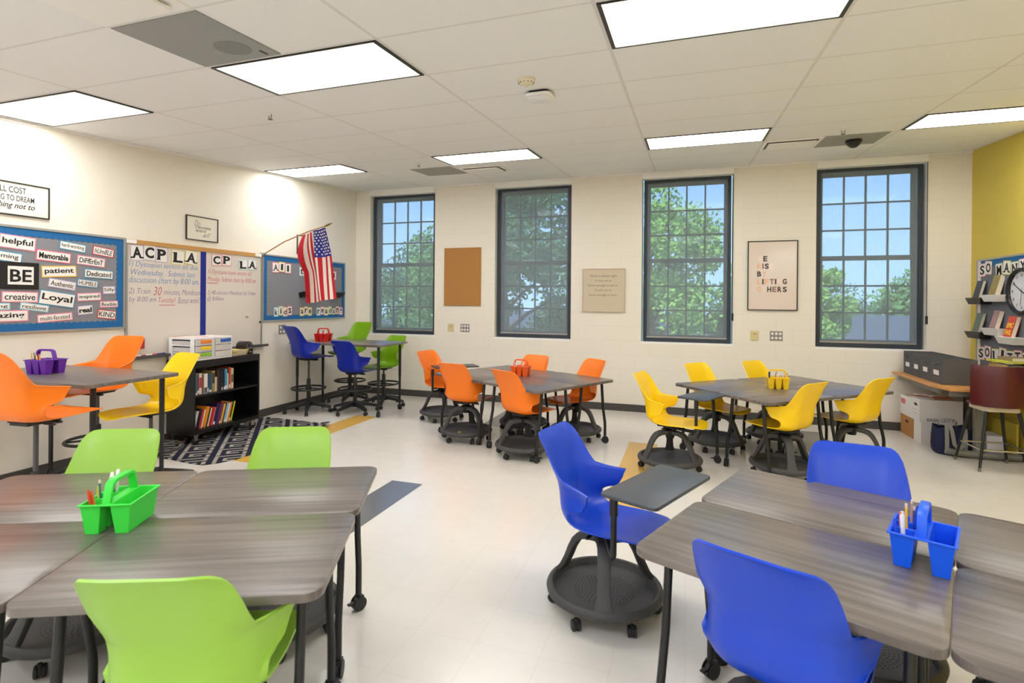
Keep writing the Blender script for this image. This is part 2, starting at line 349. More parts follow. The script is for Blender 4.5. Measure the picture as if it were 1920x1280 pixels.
for args in ((0, 0, 'lit fluorescent ceiling panel touching the grey perforated speaker tile'), (2, 0, 'largest lit ceiling panel, cut by the top edge, over the aisle'),
             (-2, 0, 'lit ceiling panel against the cream wall above the dream quote sign'), (0, 5, 'small lit ceiling panel beside the air diffuser over the cork board'),
             (2, 5, 'lit ceiling panel in front of the third window from the flag'), (-2, 5, 'lit ceiling panel against the cream wall above the flag'),
             (4, 5, 'lit ceiling panel beside the yellow block wall'), (4, 0, 'lit ceiling panel by the yellow wall, outside the picture'),
             (-2, -5, 'added ceiling fill panel behind the viewer by the cream wall'), (0, -5, 'added ceiling fill panel behind the viewer, second from cream wall'),  # rows from here on are unseen, added as fill light
             (2, -5, 'added ceiling fill panel behind the viewer, third from cream wall'), (4, -5, 'added ceiling fill panel behind the viewer by the yellow wall'),
             (-2, -10, 'added ceiling fill panel at the rear of the room by the cream wall'), (0, -10, 'added ceiling fill panel at the rear of the room, second from cream wall'),
             (2, -10, 'added ceiling fill panel at the rear of the room, third from cream wall'), (4, -10, 'added ceiling fill panel at the rear of the room by the yellow wall')):
    lamp(*args)
SPK = mat('grey_perforated_metal', (150, 152, 152), .5, var=.25, scale=260)
VGREY = mat('grey_grille', (158, 156, 148), .6, var=.15, scale=200)
t = ceil_thing('ceiling_speaker', 'grey perforated speaker tile beside a lit ceiling panel', 'speaker', 2.79, GY-.5*TG)
q = MB(); q.b2((-.29, -.29, -.006), (.29, .29, 0)); q.build('perforated_plate', SPK, t)
q = MB(); q.lathe([(.0, -.0075), (.1, -.0075), (.1, -.006)], 28, (.1, .12, 0)); q.build('speaker_cone_outline', mat('speaker_dark', (128, 130, 130), .6), t)
q = MB(); q.b2((.21, .20, -.008), (.225, .26, -.006)); q.build('indicator_slot', BLK, t)
t = ceil_thing('ceiling_vent', 'square white plate air diffuser at the top edge of the picture', 'ceiling vent', 2.79, GY-1.5*TG, 'ceiling air vents')
q = MB(); q.b2((-.295, -.295, -.006), (.295, .295, 0)); q.build('vent_frame', WHITE, t)
q = MB(); q.b2((-.235, -.235, -.03), (.235, .235, -.016)); q.b2((-.03, -.03, -.016), (.03, .03, -.006)); q.build('vent_plate', WHITE, t)
for x, y, lb in ((2.165, -1.24, 'grey return air grille in ceiling above the first window'), (7.03, -1.27, 'grey return air grille in ceiling around the dome camera')):
    t = ceil_thing('ceiling_vent', lb, 'ceiling vent', x, y, 'ceiling air vents')
    q = MB(); q.b2((-.29, -.28, -.006), (.29, .28, 0)); q.build('grille_plate', VGREY, t)
for x, y, lb in ((2.80, -1.16, 'white slotted air diffuser in ceiling behind a lit panel over cork board'), (6.44, -1.33, 'white slotted air diffuser in ceiling beside the camera grille')):
    t = ceil_thing('ceiling_vent', lb, 'ceiling vent', x, y, 'ceiling air vents')
    q = MB(); q.b2((-.28, -.20, -.012), (.28, .20, 0)); q.build('vent_frame', WHITE, t)
    q = MB(); q.b2((-.23, -.15, -.03), (.23, .16, -.018)); q.b2((-.02, -.02, -.018), (.02, .02, -.012)); q.build('vent_plate', WHITE, t)
    q = MB(); q.b2((-.25, -.18, -.0135), (.25, .18, -.012)); q.build('dark_slot', mat('vent_shadow_lining', (90, 86, 80), .7), t)
t = ceil_thing('dome_camera', 'black dome security camera on the grey ceiling grille', 'camera', 7.06, -1.27)
q = MB(); q.lathe([(.075, -.006), (.08, -.03), (.06, -.06), (.03, -.085), (0, -.09)], 20); q.build('camera_dome', BLK, t, smooth=True)
t = ceil_thing('smoke_detector', 'round off-white smoke detector on the ceiling tile', 'smoke detector', 4.318, -4.30)
q = MB(); q.lathe([(.062, 0), (.062, -.016), (.045, -.034), (.022, -.04), (.02, -.048), (0, -.05)], 20); q.build('detector_body', mat('ivory_plastic', (232, 222, 196), .5), t, smooth=True)
q = MB()
for k in range(12): q.box((.05*cos(k*pi/6), .05*sin(k*pi/6), -.029), (.012, .004, .006), k*pi/6)
q.build('detector_slots', mat('detector_slot_grey', (120, 112, 96), .6), t)
t = ceil_thing('wireless_access_point', 'flat white wireless access point on the ceiling near detector', 'access point', 4.33, -3.98)
q = MB(); q.prism(rrect(.20, .20, .05), -.045, -.02); q.prism(rrect(.17, .17, .05), -.055, -.045); q.build('cover', WHITEP, t, bevel=.006, smooth=True)
q = MB(); q.prism(rrect(.15, .15, .03), -.02, 0); q.build('mount_plate', BLK, t)
for x, y, lb in ((2.128, -4.295, 'fire sprinkler head on ceiling behind the panel by speaker tile'), (2.231, -1.95, 'fire sprinkler head on ceiling near the first window grille'), (6.814, -1.883, 'fire sprinkler head on ceiling near the dome camera')):
    t = ceil_thing('fire_sprinkler', lb, 'sprinkler', x, y, 'ceiling sprinkler heads')
    q = MB(); q.lathe([(.032, 0), (.03, -.006), (.012, -.008), (.01, -.03), (0, -.03)], 14); q.build('escutcheon', WHITE, t, smooth=True)
    q = MB(); q.tube([(-.012, 0, -.02), (-.014, 0, -.045), (0, 0, -.058), (.014, 0, -.045), (.012, 0, -.02)], .003, 6); q.lathe([(0, -.058), (.02, -.058), (.02, -.061), (0, -.061)], 12); q.build('sprinkler_head', mat('brass_dark', (90, 80, 66), .4, metal=.6), t)
# ------------------------------------------------------------------ chairs
def lerp(a, b, t): return a+(b-a)*t
def sstep(t): t = max(0, min(1, t)); return t*t*(3-2*t)
SPINE = [(.330, .424), (.328, .434), (.320, .444), (.302, .453), (.27, .456), (.18, .453), (.08, .446), (.0, .441), (-.07, .441), (-.12, .449), (-.16, .472), (-.185, .515), (-.194, .56), (-.200, .612), (-.206, .642), (-.2105, .660), (-.2135, .670), (-.2175, .683), (-.225, .704), (-.237, .735), (-.255, .78), (-.278, .83), (-.298, .865), (-.312, .885), (-.318, .892)]
#        half-width (developed)   max bend angle (deg)
HALF = [.03, .085, .125, .158, .186, .207, .213, .211, .212, .232, .264, .302, .335, .364, .384, .400, .30, .232, .222, .212, .202, .191, .176, .152, .105]
BEND = [3, 4, 5, 6, 8, 11, 15, 20, 30, 44, 58, 66, 70, 72, 72, 72, 70, 66, 58, 48, 40, 34, 30, 28, 28]
def shell_mesh(mname, m):
    nu = 33; sp = []
    # refine rows with Catmull-Rom
    def cr_(A, i, t):
        p0, p1, p2, p3 = A[max(i-1, 0)], A[i], A[min(i+1, len(A)-1)], A[min(i+2, len(A)-1)]
        return .5*((2*p1)+(-p0+p2)*t+(2*p0-5*p1+4*p2-p3)*t*t+(-p0+3*p1-3*p2+p3)*t**3)
    Y = [p[0] for p in SPINE]; Z = [p[1] for p in SPINE]
    rows = []
    for i in range(len(SPINE)-1):
        for t in (0, .5): rows.append((cr_(Y, i, t), cr_(Z, i, t), lerp(HALF[i], HALF[i+1], t), lerp(BEND[i], BEND[i+1], t)))
    rows.append((Y[-1], Z[-1], HALF[-1], BEND[-1]))
    V = []; n = len(rows)
    for j, (y, z, a, bd) in enumerate(rows):
        j0, j1 = max(j-1, 0), min(j+1, n-1)
        ty, tz = rows[j1][0]-rows[j0][0], rows[j1][1]-rows[j0][1]; l = math.hypot(ty, tz); ty, tz = ty/l, tz/l
        ny, nz = tz, -ty          # tangent runs front->back->up ; normal to the sitter side
        if z > .48 and y < 0: k_ = sstep((z-.46)/.17)*(1 if z < .68 else sstep(1-(z-.68)/.14)); nz = lerp(nz, -.04, k_)
        half = []
        steps = 64; x = nn = 0.0; ds = .46/steps; tab = [(0, 0)]
        for k in range(steps):
            s_ = (k+.5)*ds
            th = radians(bd)*sstep((s_-.06)/.19)
            if s_ > .30: th -= radians(14)*sstep((s_-.30)/.1)*min(1, bd/70)
            x += cos(th)*ds; nn += sin(th)*ds; tab.append((x, nn))
        for k in range(nu):
            u = -1+2*k/(nu-1); s_ = abs(u)*a; q_ = s_/ds; i0 = min(int(q_), steps-1); fr = q_-i0
            xx = lerp(tab[i0][0], tab[i0+1][0], fr); hh = lerp(tab[i0][1], tab[i0+1][1], fr)
            V.append((math.copysign(xx, u), y+ny*hh, z+nz*hh))
    F = [(j*nu+k, j*nu+k+1, (j+1)*nu+k+1, (j+1)*nu+k) for j in range(n-1) for k in range(nu-1)]
    me = bpy.data.meshes.new(mname); me.from_pydata(V, [], F); me.materials.append(m)
    b = bmesh.new(); b.from_mesh(me)
    bmesh.ops.recalc_face_normals(b, faces=b.faces)
    bmesh.ops.solidify(b, geom=b.faces[:], thickness=.0075)
    for f_ in b.faces: f_.smooth = True
    for e in b.edges:
        if len(e.link_faces) == 2 and e.calc_face_angle(0) > radians(50): e.smooth = False
    b.to_mesh(me); b.free(); return me
ME = {}
def cached(key, fn):
    if key not in ME: ME[key] = fn()
    return ME[key]
def caster_mesh(r=.027):
    q = MB()
    ax = Matrix.Rotation(pi/2, 4, 'Y')
    for s_ in (-1, 1):
        q.lathe([(0, -.008), (r*.85, -.008), (r, -.004), (r, .004), (r*.85, .008), (0, .008)], 16, (s_*.0135, 0, r), axis=ax)
    q.box((0, .0, r*1.3), (.010, r*1.5, r*1.2)); q.tube([(0, -.008, r*1.5), (0, -.008, r*2.35)], .009, 8)
    return q.mesh('caster', BLKP, smooth=True)
def table_caster_mesh():
    q = MB(); ax = Matrix.Rotation(pi/2, 4, 'Y'); r = .034
    q.lathe([(0, -.014), (r*.8, -.014), (r, -.009), (r, .009), (r*.8, .014), (0, .014)], 18, (0, 0, r), axis=ax)
    for s_ in (-1, 1):
        q.lathe([(0, -.002), (r*1.02, -.002), (r*1.02, .002), (0, .002)], 18, (s_*.019, 0, r+.002), axis=ax)
    q.box((0, .004, r*1.9), (.04, .03, .02)); q.tube([(0, -.006, r*1.9), (0, -.006, r*2.6)], .009, 8)
    q.box((0, -.045, r*1.35), (.018, .03, .008)); q.tube([(0, -.03, r*1.3), (0, -.06, r*1.4)], .005, 6)
    return q.mesh('caster', BLKP, smooth=True)
def tray_mesh():
    q = MB(); q.lathe([(0, .088), (.235, .088), (.252, .094), (.262, .118), (.268, .128), (.280, .130), (.292, .122), (.298, .108), (.294, .092), (.27, .078), (.1, .070), (0, .070)], 48)
    return q.mesh('base_tray', CHAR, smooth=True)
def perf_mesh():
    q = MB()
    for r in [.05+.0165*i for i in range(7)]:
        n = int(2*pi*r/.022)
        for k in range(n):
            t = 2*pi*k/n; cx_, cy_ = r*cos(t), r*sin(t)
            q.add([(cx_+.0042*cos(a*pi/3), cy_+.0042*sin(a*pi/3), .0886) for a in range(6)], [(0, 1, 2, 3, 4, 5)])
    return q.mesh('perforations', mat('hole_black', (18, 17, 17), .8))
def leg_mesh():
    """one arched leg of the tripod, growing along +y"""
    q = MB(); pts = [(.0, .352), (.05, .354), (.10, .350), (.14, .335), (.17, .305), (.195, .26), (.22, .20), (.245, .15), (.268, .118), (.280, .10)]
    wd_ = [.075, .075, .072, .068, .064, .062, .064, .074, .096, .11]; th = [.034, .036, .038, .038, .036, .033, .030, .028, .026, .02]
    vs = []
    for i, (y, z) in enumerate(pts):
        a = pts[max(i-1, 0)]; b_ = pts[min(i+1, len(pts)-1)]; d = Vector((0, b_[0]-a[0], b_[1]-a[1])).normalized(); n_ = Vector((0, -d.z, d.y))
        for sx_, sn in ((-1, -1), (1, -1), (1, 1), (-1, 1)): vs.append(Vector((sx_*wd_[i]/2, y, z))+n_*sn*th[i]/2)
    fs = [(i*4+k, i*4+(k+1) % 4, i*4+4+(k+1) % 4, i*4+4+k) for i in range(len(pts)-1) for k in range(4)]
    fs += [(3, 2, 1, 0), tuple((len(pts)-1)*4+k for k in range(4))]
    q.add(vs, fs); return q.mesh('leg', CHAR, bevel=.008, smooth=True)
def hub_mesh():
    q = MB(); q.lathe([(0, .300), (.038, .300), (.045, .33), (.055, .345), (.06, .375), (.045, .385), (.035, .39), (.035, .415), (0, .415)], 20); return q.mesh('hub', BLKP, smooth=True)
def mech_mesh():
    q = MB(); q.box((0, 0, .420), (.15, .20, .022)); q.box((0, .06, .4085), (.24, .03, .014)); q.box((.14, -.02, .414), (.09, .018, .010)); q.box((0, -.07, .4285), (.20, .05, .012)); return q.mesh('seat_mechanism', BLKP, bevel=.004)
def ang(x): return radians(x)
def node_chair(x, y, th, color, label, base=92, tablet=None, group=None):
    """th: heading (0 = facing +y); base: world angle of one tripod leg"""
    t = thing('swivel_chair', label, 'chair', (x, y, 0), ang(th), group)
    put('shell', cached('shell'+color, lambda: shell_mesh('shell', shell_mat(color))), t)
    put('seat_mechanism', cached('mech', mech_mesh), t)
    b0 = ang(base-90-th)
    put('hub', cached('hub', hub_mesh), t, rz=b0)
    tr = put('base_tray', cached('tray', tray_mesh), t, rz=b0); put('perforations', cached('perf', perf_mesh), tr)
    for k in range(3): put('leg', cached('leg', leg_mesh), t, rz=b0+k*2*pi/3)
    for k in range(6):
        a = b0+pi/2+pi/6+k*pi/3; put('caster', cached('caster', caster_mesh), t, (.262*cos(a), .262*sin(a), 0), random.uniform(0, 6.28))
    if tablet:      # (u, v) tablet centre in world coordinates, heading of its long axis
        tx, ty, ta, pole = tablet
        Mi = Matrix.Rotation(-ang(th), 4, 'Z') @ Matrix.Translation((-x, -y, 0))
        q = MB(); q.prism(rrect(.60, .285, .03), .688, .705); o = q.build('tablet', TABM, t, bevel=.005, smooth=True)
        o.matrix_local = Mi @ Matrix.Translation((tx, ty, 0)) @ Matrix.Rotation(ang(ta), 4, 'Z')
        p = Mi @ Vector((pole[0], pole[1], 0)); d = p.copy(); d.z = 0; e = d*.80
        q = MB(); q.tube([(0, 0, .40), (e.x*.5, e.y*.5, .398), (e.x*.9, e.y*.9, .396), (d.x*.94, d.y*.94, .400), (d.x*.99, d.y*.99, .42), (d.x, d.y, .46), (d.x, d.y, .688)], .0145, 10); q.tube([(d.x, d.y, .60), (d.x, d.y, .688)], .019, 10)
        q.build('tablet_arm', BLK, t, smooth=True)
    return t
def ring_mesh():
    q = MB(); q.torus((0, 0, .335), .225, .0135, 36, 8)
    for k in range(3):
        a = k*2*pi/3; q.tube([(.03*cos(a), .03*sin(a), .335), (.222*cos(a), .222*sin(a), .335)], .009, 6)
    q.lathe([(.03, .315), (.038, .315), (.038, .355), (.03, .355)], 16); return q.mesh('foot_ring', BLK, smooth=True)
def star_mesh():
    q = MB(); pts = [(.02, .125), (.10, .122), (.22, .098), (.315, .075)]; wd_ = [.062, .062, .052, .044]; th = [.065, .055, .042, .032]; vs = []
    for (y, z), a, h in zip(pts, wd_, th):
        for sx_, sn in ((-1, -1), (1, -1), (1, 1), (-1, 1)): vs.append((sx_*a/2, y, z+sn*h/2))
    q.add(vs, [(i*4+k, i*4+(k+1) % 4, i*4+4+(k+1) % 4, i*4+4+k) for i in range(3) for k in range(4)]+[(3, 2, 1, 0), (12, 13, 14, 15)])
    return q.mesh('leg', BLKP, bevel=.006, smooth=True)
def stool(x, y, th, h, color, label, base=90):
    t = thing('swivel_stool', label, 'stool', (x, y, 0), ang(th))
    put('shell', cached('shell'+color, lambda: shell_mesh('shell', shell_mat(color))), t, (0, 0, h))
    put('seat_mechanism', cached('mech', mech_mesh), t, (0, 0, h))
    q = MB(); q.lathe([(0, .10), (.027, .10), (.027, .46), (.023, .47), (0, .47)], 16); q.build('column_sleeve', BLK, t, smooth=True)
    q = MB(); q.tube([(0, 0, .46), (0, 0, h+.41)], .014, 12); q.build('gas_column', mat('column_grey', (84, 80, 82), .35, metal=.4), t, smooth=True)
    b0 = ang(base-90-th)
    put('foot_ring', cached('ring', ring_mesh), t, rz=b0)
    q = MB(); q.lathe([(0, .085), (.045, .085), (.048, .15), (.03, .165), (0, .165)], 18); q.build('hub', BLKP, t, smooth=True)
    for k in range(5):
        a = b0+k*2*pi/5; put('leg', cached('star', star_mesh), t, rz=a)
        put('caster', cached('caster', caster_mesh), t, (.31*-sin(a), .31*cos(a), 0), random.uniform(0, 6.28))
    return t
node_chair(4.99, -5.05, -104, 'blue', 'blue swivel chair with dark tablet arm standing in the open aisle', -82, (5.26, -5.165, 66, (5.075, -5.36)))
node_chair(4.01, -6.57, 22, 'green', 'lime green swivel chair with back to viewer, in front of the green caddy table', -20)
node_chair(3.53, -5.75, 204, 'green', 'lime green swivel chair tucked behind table beside the grey floor strip', -75)
node_chair(2.74, -6.09, 204, 'green', 'lime green swivel chair tucked behind table, below the orange stools', -95)
node_chair(5.69, -5.96, -25, 'blue', 'blue swivel chair with back to viewer, in front of the blue caddy table', -60)
node_chair(6.12, -5.13, 172, 'blue', 'blue swivel chair tucked behind the far edge of the blue caddy table', 100)
node_chair(2.30, -1.375, -105, 'orange', 'orange swivel chair with dark tablet, nearest the window wall and the stool table', -55, (2.44, -1.28, 40, (2.28, -1.62)))
node_chair(3.00, -2.20, -12, 'orange', 'orange swivel chair with coloured specks lying in its base tray', 97)
node_chair(3.80, -2.57, -30, 'orange', 'orange swivel chair with its back to the blue tablet chair', 95)
node_chair(3.49, -1.57, 162, 'orange', 'orange swivel chair behind the orange pencil caddy', 100)
node_chair(4.17, -1.72, 140, 'orange', 'orange swivel chair at the corner of orange caddy table nearest yellow chairs', 105)
node_chair(5.24, -2.57, -104, 'yellow', 'yellow swivel chair with dark tablet arm beside the gold floor strip', 92, (5.555, -2.44, 64, (5.47, -2.70)))
node_chair(5.70, -1.64, -132, 'yellow', 'yellow swivel chair behind the tablet, under the plaque side of the table', 92)
node_chair(6.33, -1.15, -132, 'yellow', 'yellow swivel chair behind the yellow pencil caddy', 80)
node_chair(6.24, -2.40, 48, 'yellow', 'yellow swivel chair with back to viewer, just behind far blue chair', -85)
node_chair(6.92, -1.83, 45, 'yellow', 'yellow swivel chair nearest the brown file boxes', 100)
stool(1.47, -5.55, 5, .37, 'orange', 'tall orange swivel stool in front of the high table with purple caddy', 100)
stool(.49, -4.52, 186, .33, 'orange', 'tall orange swivel stool between high table and word bulletin board', 80)
stool(1.19, -4.57, 169, .207, 'yellow', 'yellow swivel stool beside the black bookcase', 60)
stool(.36, -1.62, -19, .32, 'navy', 'raised dark blue swivel stool beside the red caddy and left wall outlet', 88)
stool(.98, -1.42, -6, .127, 'navy', 'lower dark blue swivel stool with back to viewer at high table', 115)
stool(.46, -.80, 172, .33, 'olive', 'raised green swivel stool behind the high table by the wall corner', 70)
stool(1.09, -.86, 167, .14, 'olive', 'lower green swivel stool at high table end under the first window', 79)
# ------------------------------------------------------------------ tables
TL, TD = .8685, .6085
def tleg_mesh(zt, bend=True):
    q = MB(); q.tube([(0, 0, zt-.03), (0, .028, .40), (0, .064, .24), (0, .068, .20), (0, .068, .085)], .0155, 10)
    q.tube([(0, 0, zt-.034), (0, 0, zt-.027)], .04, 12); return q.mesh('leg', BLK, smooth=True)
def tstraight_mesh(zt):
    q = MB(); q.tube([(0, 0, .09), (0, 0, .5)], .0165, 10); q.tube([(0, 0, .48), (0, 0, zt-.028)], .0195, 10); q.lathe([(0, zt-.034), (.05, zt-.034), (.05, zt-.028), (0, zt-.028)], 14); return q.mesh('leg', BLK, smooth=True)
def table(x, y, rz, label, group):
    t = thing('table', label, 'table', (x, y, 0), rz, group); zt = .712
    put('tabletop', cached('ttop', lambda: (lambda q: (q.prism(rrect(TL, TD, .055, 8), zt-.028, zt), q.mesh('tabletop', WOOD, bevel=.004, smooth=True))[1])(MB())), t)
    for sx_ in (-1, 1):
        for sy in (-1, 1):
            lg = put('leg', cached('tleg', lambda: tleg_mesh(zt)), t, (sx_*(TL/2-.085), sy*(TD/2-.13), 0), 0 if sy > 0 else pi)
            put('caster', cached('tcaster', table_caster_mesh), lg, (0, .068+.004, 0), random.uniform(-1, 1))
    return t
def group4(cx, cy, rz, labels, group):
    for (a, b_), lb in zip(((-1, -1), (1, -1), (-1, 1), (1, 1)), labels):
        u, v = a*(TL+.0012)/2, b_*(TD+.0012)/2
        table(cx+u*cos(rz)-v*sin(rz), cy+u*sin(rz)+v*cos(rz), rz, lb, group)
# near left : seam bottom (3.616,-6.839) seam top (3.037,-5.787)
group4(3.325, -6.31, ang(24.5), ['table quarter at the lower left corner, mostly outside the picture', 'table quarter behind the nearest lime green chair', 'table quarter with lime green chair behind it, under green caddy edge', 'table quarter in front of the lime chair nearest grey floor strip'], 'grey woodgrain tables around green caddy')
group4(6.24, -5.67, ang(-22.5), ['table quarter in front of the nearest blue chair back', 'table quarter at the lower right corner of the picture', 'table quarter in front of the far blue chair', 'table quarter at the right edge behind the blue caddy'], 'grey woodgrain tables around blue caddy')
group4(3.575, -1.955, ang(-28.5), ['table quarter beside the orange chair with specks in its tray', 'table quarter in front of the orange chair near blue tablet chair', 'table quarter by the orange tablet chair, window side', 'table quarter in front of the corner orange chair'], 'dark woodgrain tables around orange caddy')
group4(6.305, -1.73, ang(-48.5+90), ['table quarter beside the yellow chair backing onto the far blue chair', 'table quarter beside the yellow chair nearest the file boxes', 'table quarter with the detached yellow chair tablet at its corner', 'table quarter in front of the yellow chair behind yellow caddy'], 'dark woodgrain tables around yellow caddy')
def high_table(x0, x1, y0, y1, label):
    zt = .975; t = thing('high_table', label, 'table', ((x0+x1)/2, (y0+y1)/2, 0), 0, 'standing-height woodgrain tables'); w_, d = x1-x0, y1-y0
    q = MB(); q.prism(rrect(w_, d, .04, 6), zt-.028, zt); q.build('tabletop', WOOD, t, bevel=.003, smooth=True)
    for sx_ in (-1, 1):
        for sy in (-1, 1):
            lg = put('leg', cached('hleg', lambda: tstraight_mesh(zt)), t, (sx_*(w_/2-.08), sy*(d/2-.10), 0)); put('caster', cached('tcaster', table_caster_mesh), lg, (0, .004, 0), random.uniform(-1, 1))
high_table(.03, 1.49, -5.27, -4.55, 'high woodgrain table with purple caddy under the word bulletin board')
high_table(.06, 1.54, -1.69, -.93, 'high woodgrain table with red caddy in the window corner')
# ------------------------------------------------------------------ caddies and pens
def trough(q, x0, x1, y0, y1, zt, tp=.012, wl=.003):
    """open tapered box with real walls"""
    o = [(x0, y0), (x1, y0), (x1, y1), (x0, y1)]; ob = [(x0+tp, y0+tp), (x1-tp, y0+tp), (x1-tp, y1-tp), (x0+tp, y1-tp)]
    i_ = [(x0+wl, y0+wl), (x1-wl, y0+wl), (x1-wl, y1-wl), (x0+wl, y1-wl)]; ib = [(x0+tp+wl, y0+tp+wl), (x1-tp-wl, y0+tp+wl), (x1-tp-wl, y1-tp-wl), (x0+tp+wl, y1-tp-wl)]
    vs = [(*p, zt) for p in o]+[(*p, 0) for p in ob]+[(*p, zt) for p in i_]+[(*p, .004) for p in ib]
    fs = []
    for k in range(4):
        n = (k+1) % 4; fs += [(4+k, 4+n, n, k), (8+k, 8+n, 12+n, 12+k), (k, n, 8+n, 8+k)]
    fs += [(7, 6, 5, 4), (12, 13, 14, 15)]; q.add(vs, fs)
def caddy(x, y, z, rz, rgb, cname, label, flip=1):
    m_ = mat('caddy_'+cname, rgb, .35, .5)
    t = thing('pencil_caddy', label, 'caddy', (x, y, z), rz)
    L_, Wd, hh = .20, .17, .112
    q = MB(); s = flip
    def tr(a, b_, c_, d): trough(q, a, b_, min(s*c_, s*d), max(s*c_, s*d), hh)
    tr(-L_/2, L_/2, .016, Wd/2)
    for k in range(3): tr(-L_/2+k*L_/3+.001, -L_/2+(k+1)*L_/3-.001, -Wd/2, -.016)
    # rim and the bridge between the two sides
    for lo, hi in (((-L_/2-.006, -Wd/2-.006, hh-.006), (L_/2+.006, -Wd/2, hh)), ((-L_/2-.006, Wd/2, hh-.006), (L_/2+.006, Wd/2+.006, hh)), ((-L_/2-.006, -Wd/2, hh-.006), (-L_/2, Wd/2, hh)), ((L_/2, -Wd/2, hh-.006), (L_/2+.006, Wd/2, hh)), ((-L_/2, -.016, hh-.006), (L_/2, .016, hh))): q.b2(lo, hi)
    q.build('bin', m_, t, bevel=.0015)
    q = MB(); pts = [(-.088, hh-.004), (-.078, hh+.035), (-.070, hh+.062), (-.052, hh+.072), (.052, hh+.072), (.070, hh+.062), (.078, hh+.035), (.088, hh-.004)]
    vs = []; wd_ = .014
    for i, (a, b_) in enumerate(pts):
        pa = pts[max(i-1, 0)]; pb = pts[min(i+1, len(pts)-1)]; d = Vector((pb[0]-pa[0], 0, pb[1]-pa[1])).normalized(); n_ = Vector((-d.z, 0, d.x))
        for sy, sn in ((-1, -1), (1, -1), (1, 1), (-1, 1)): vs.append(Vector((a, sy*wd_, b_))+n_*sn*.0075)
    q.add(vs, [(i*4+k, i*4+(k+1) % 4, i*4+4+(k+1) % 4, i*4+4+k) for i in range(len(pts)-1) for k in range(4)]+[(3, 2, 1, 0), (28, 29, 30, 31)])
    q.build('handle', m_, t, bevel=.003, smooth=True); return t
def pen(base, px_, py_, lean, ang_, kind, rgb, label, ln=.135, z0=.006, group=None):
    """a marker or pencil standing in a caddy whose frame is base=(x,y,z,rz)"""
    x, y, z, rz = base; wx = x+px_*cos(rz)-py_*sin(rz); wy = y+px_*sin(rz)+py_*cos(rz)
    M = Matrix.Translation((wx, wy, z+z0)) @ Matrix.Rotation(ang_, 4, 'Z') @ Matrix.Rotation(lean, 4, 'X')
    t = thing('marker' if kind == 'marker' else 'pencil' if kind == 'pencil' else 'crayon', label, 'pen', M=M, group=group)
    col = mat('pen_%d_%d_%d' % rgb, rgb, .4)
    q = MB()
    if kind == 'marker':
        q.lathe([(0, 0), (.006, .0), (.0062, ln*.62), (0, ln*.62)], 10); q.build('barrel', WHITEP, t, smooth=True)
        q = MB(); q.lathe([(.0068, ln*.6), (.0068, ln*.97), (.0045, ln), (0, ln)], 10); q.build('cap', col, t, smooth=True)
    elif kind == 'pencil':
        q.lathe([(0, 0), (.0036, .015), (.0036, ln), (0, ln)], 6); q.build('shaft', col, t)
        q = MB(); q.lathe([(.0038, ln), (.0038, ln+.012), (0, ln+.012)], 8); q.build('eraser_tip', mat('pen_eraser', (232, 206, 190), .7), t)
    else:
        q.lathe([(0, 0), (.0055, 0), (.0055, ln*.85), (.0025, ln), (0, ln)], 10); q.build('barrel', col, t, smooth=True)
    return t
zt = .712
# green caddy (long axis from near (3.40,-6.46) to far)
GC = (3.337, -6.348, zt, ang(116)); caddy(*GC, (60, 220, 70), 'green', 'bright green pencil caddy on near grey woodgrain table', -1)
for a, b_, le, an, k, c_, lb, ln in ((-.075, .048, .20, -1.25, 'crayon', (214, 60, 30), 'red marker leaning out of green caddy, outermost', .155), (-.058, .05, .17, -1.15, 'crayon', (238, 110, 50), 'orange-tipped marker beside red one in green caddy', .145), (-.022, .05, .14, -1.0, 'crayon', (208, 196, 30), 'yellow-green marker leaning in green caddy', .15), (-.02, .06, .1, .6, 'pencil', (60, 120, 140), 'teal pencil with pale eraser in green caddy', .165), (-.012, .045, .05, 1.2, 'crayon', (26, 30, 32), 'black pen beside teal pencil in green caddy', .145),
                                  (.03, .06, .1, 3.6, 'marker', (246, 240, 230), 'white capped marker with yellow band in green caddy', .18), (.05, .055, .12, 3.4, 'marker', (240, 236, 240), 'tallest white marker in green caddy', .185), (.055, .035, -.2, 3.0, 'pencil', (30, 70, 170), 'blue pencil behind the green caddy handle', .16), (.075, .045, -.22, 3.0, 'crayon', (24, 40, 90), 'navy pen behind the green caddy handle', .15)):
    pen(GC, a*.95, b_*.95, le, an, k, c_, lb, ln)
BC = (6.145, -5.69, zt, ang(66)); caddy(*BC, (10, 92, 240), 'blue', 'bright blue pencil caddy on near right woodgrain table', -1)
for a, b_, le, an, k, c_, lb, ln in ((-.09, .075, .12, 3.4, 'crayon', (20, 70, 220), 'short blue marker at outer end of blue caddy', .14), (-.075, .055, .1, 3.3, 'marker', (240, 240, 245), 'white marker with rounded cap in blue caddy', .155), (-.045, .05, -.05, 0, 'pencil', (250, 200, 30), 'yellow pencil standing tall in blue caddy', .175), (-.03, .06, -.12, .4, 'crayon', (236, 110, 60), 'orange pen crossing the white markers in blue caddy', .15), (-.01, .055, -.1, .6, 'marker', (236, 226, 230), 'white marker behind yellow pencil in blue caddy', .15), (.01, .07, .08, 0, 'marker', (232, 228, 236), 'pale marker near the blue caddy handle', .13), (.05, .05, -.25, 3.3, 'crayon', (40, 80, 220), 'long blue marker leaning in blue caddy', .185), (.06, .04, .05, 0, 'pencil', (90, 84, 90), 'grey pencil by the blue caddy handle', .15), (.085, .05, .05, 0, 'pencil', (200, 160, 140), 'pencil with pink eraser at far end of blue caddy', .165)):
    pen(BC, a*.8, b_*.85, le, an, k, c_, lb, ln)
OC = (3.565, -1.93, zt, ang(0)); caddy(*OC, (246, 96, 24), 'orange', 'orange pencil caddy on the table among orange chairs')
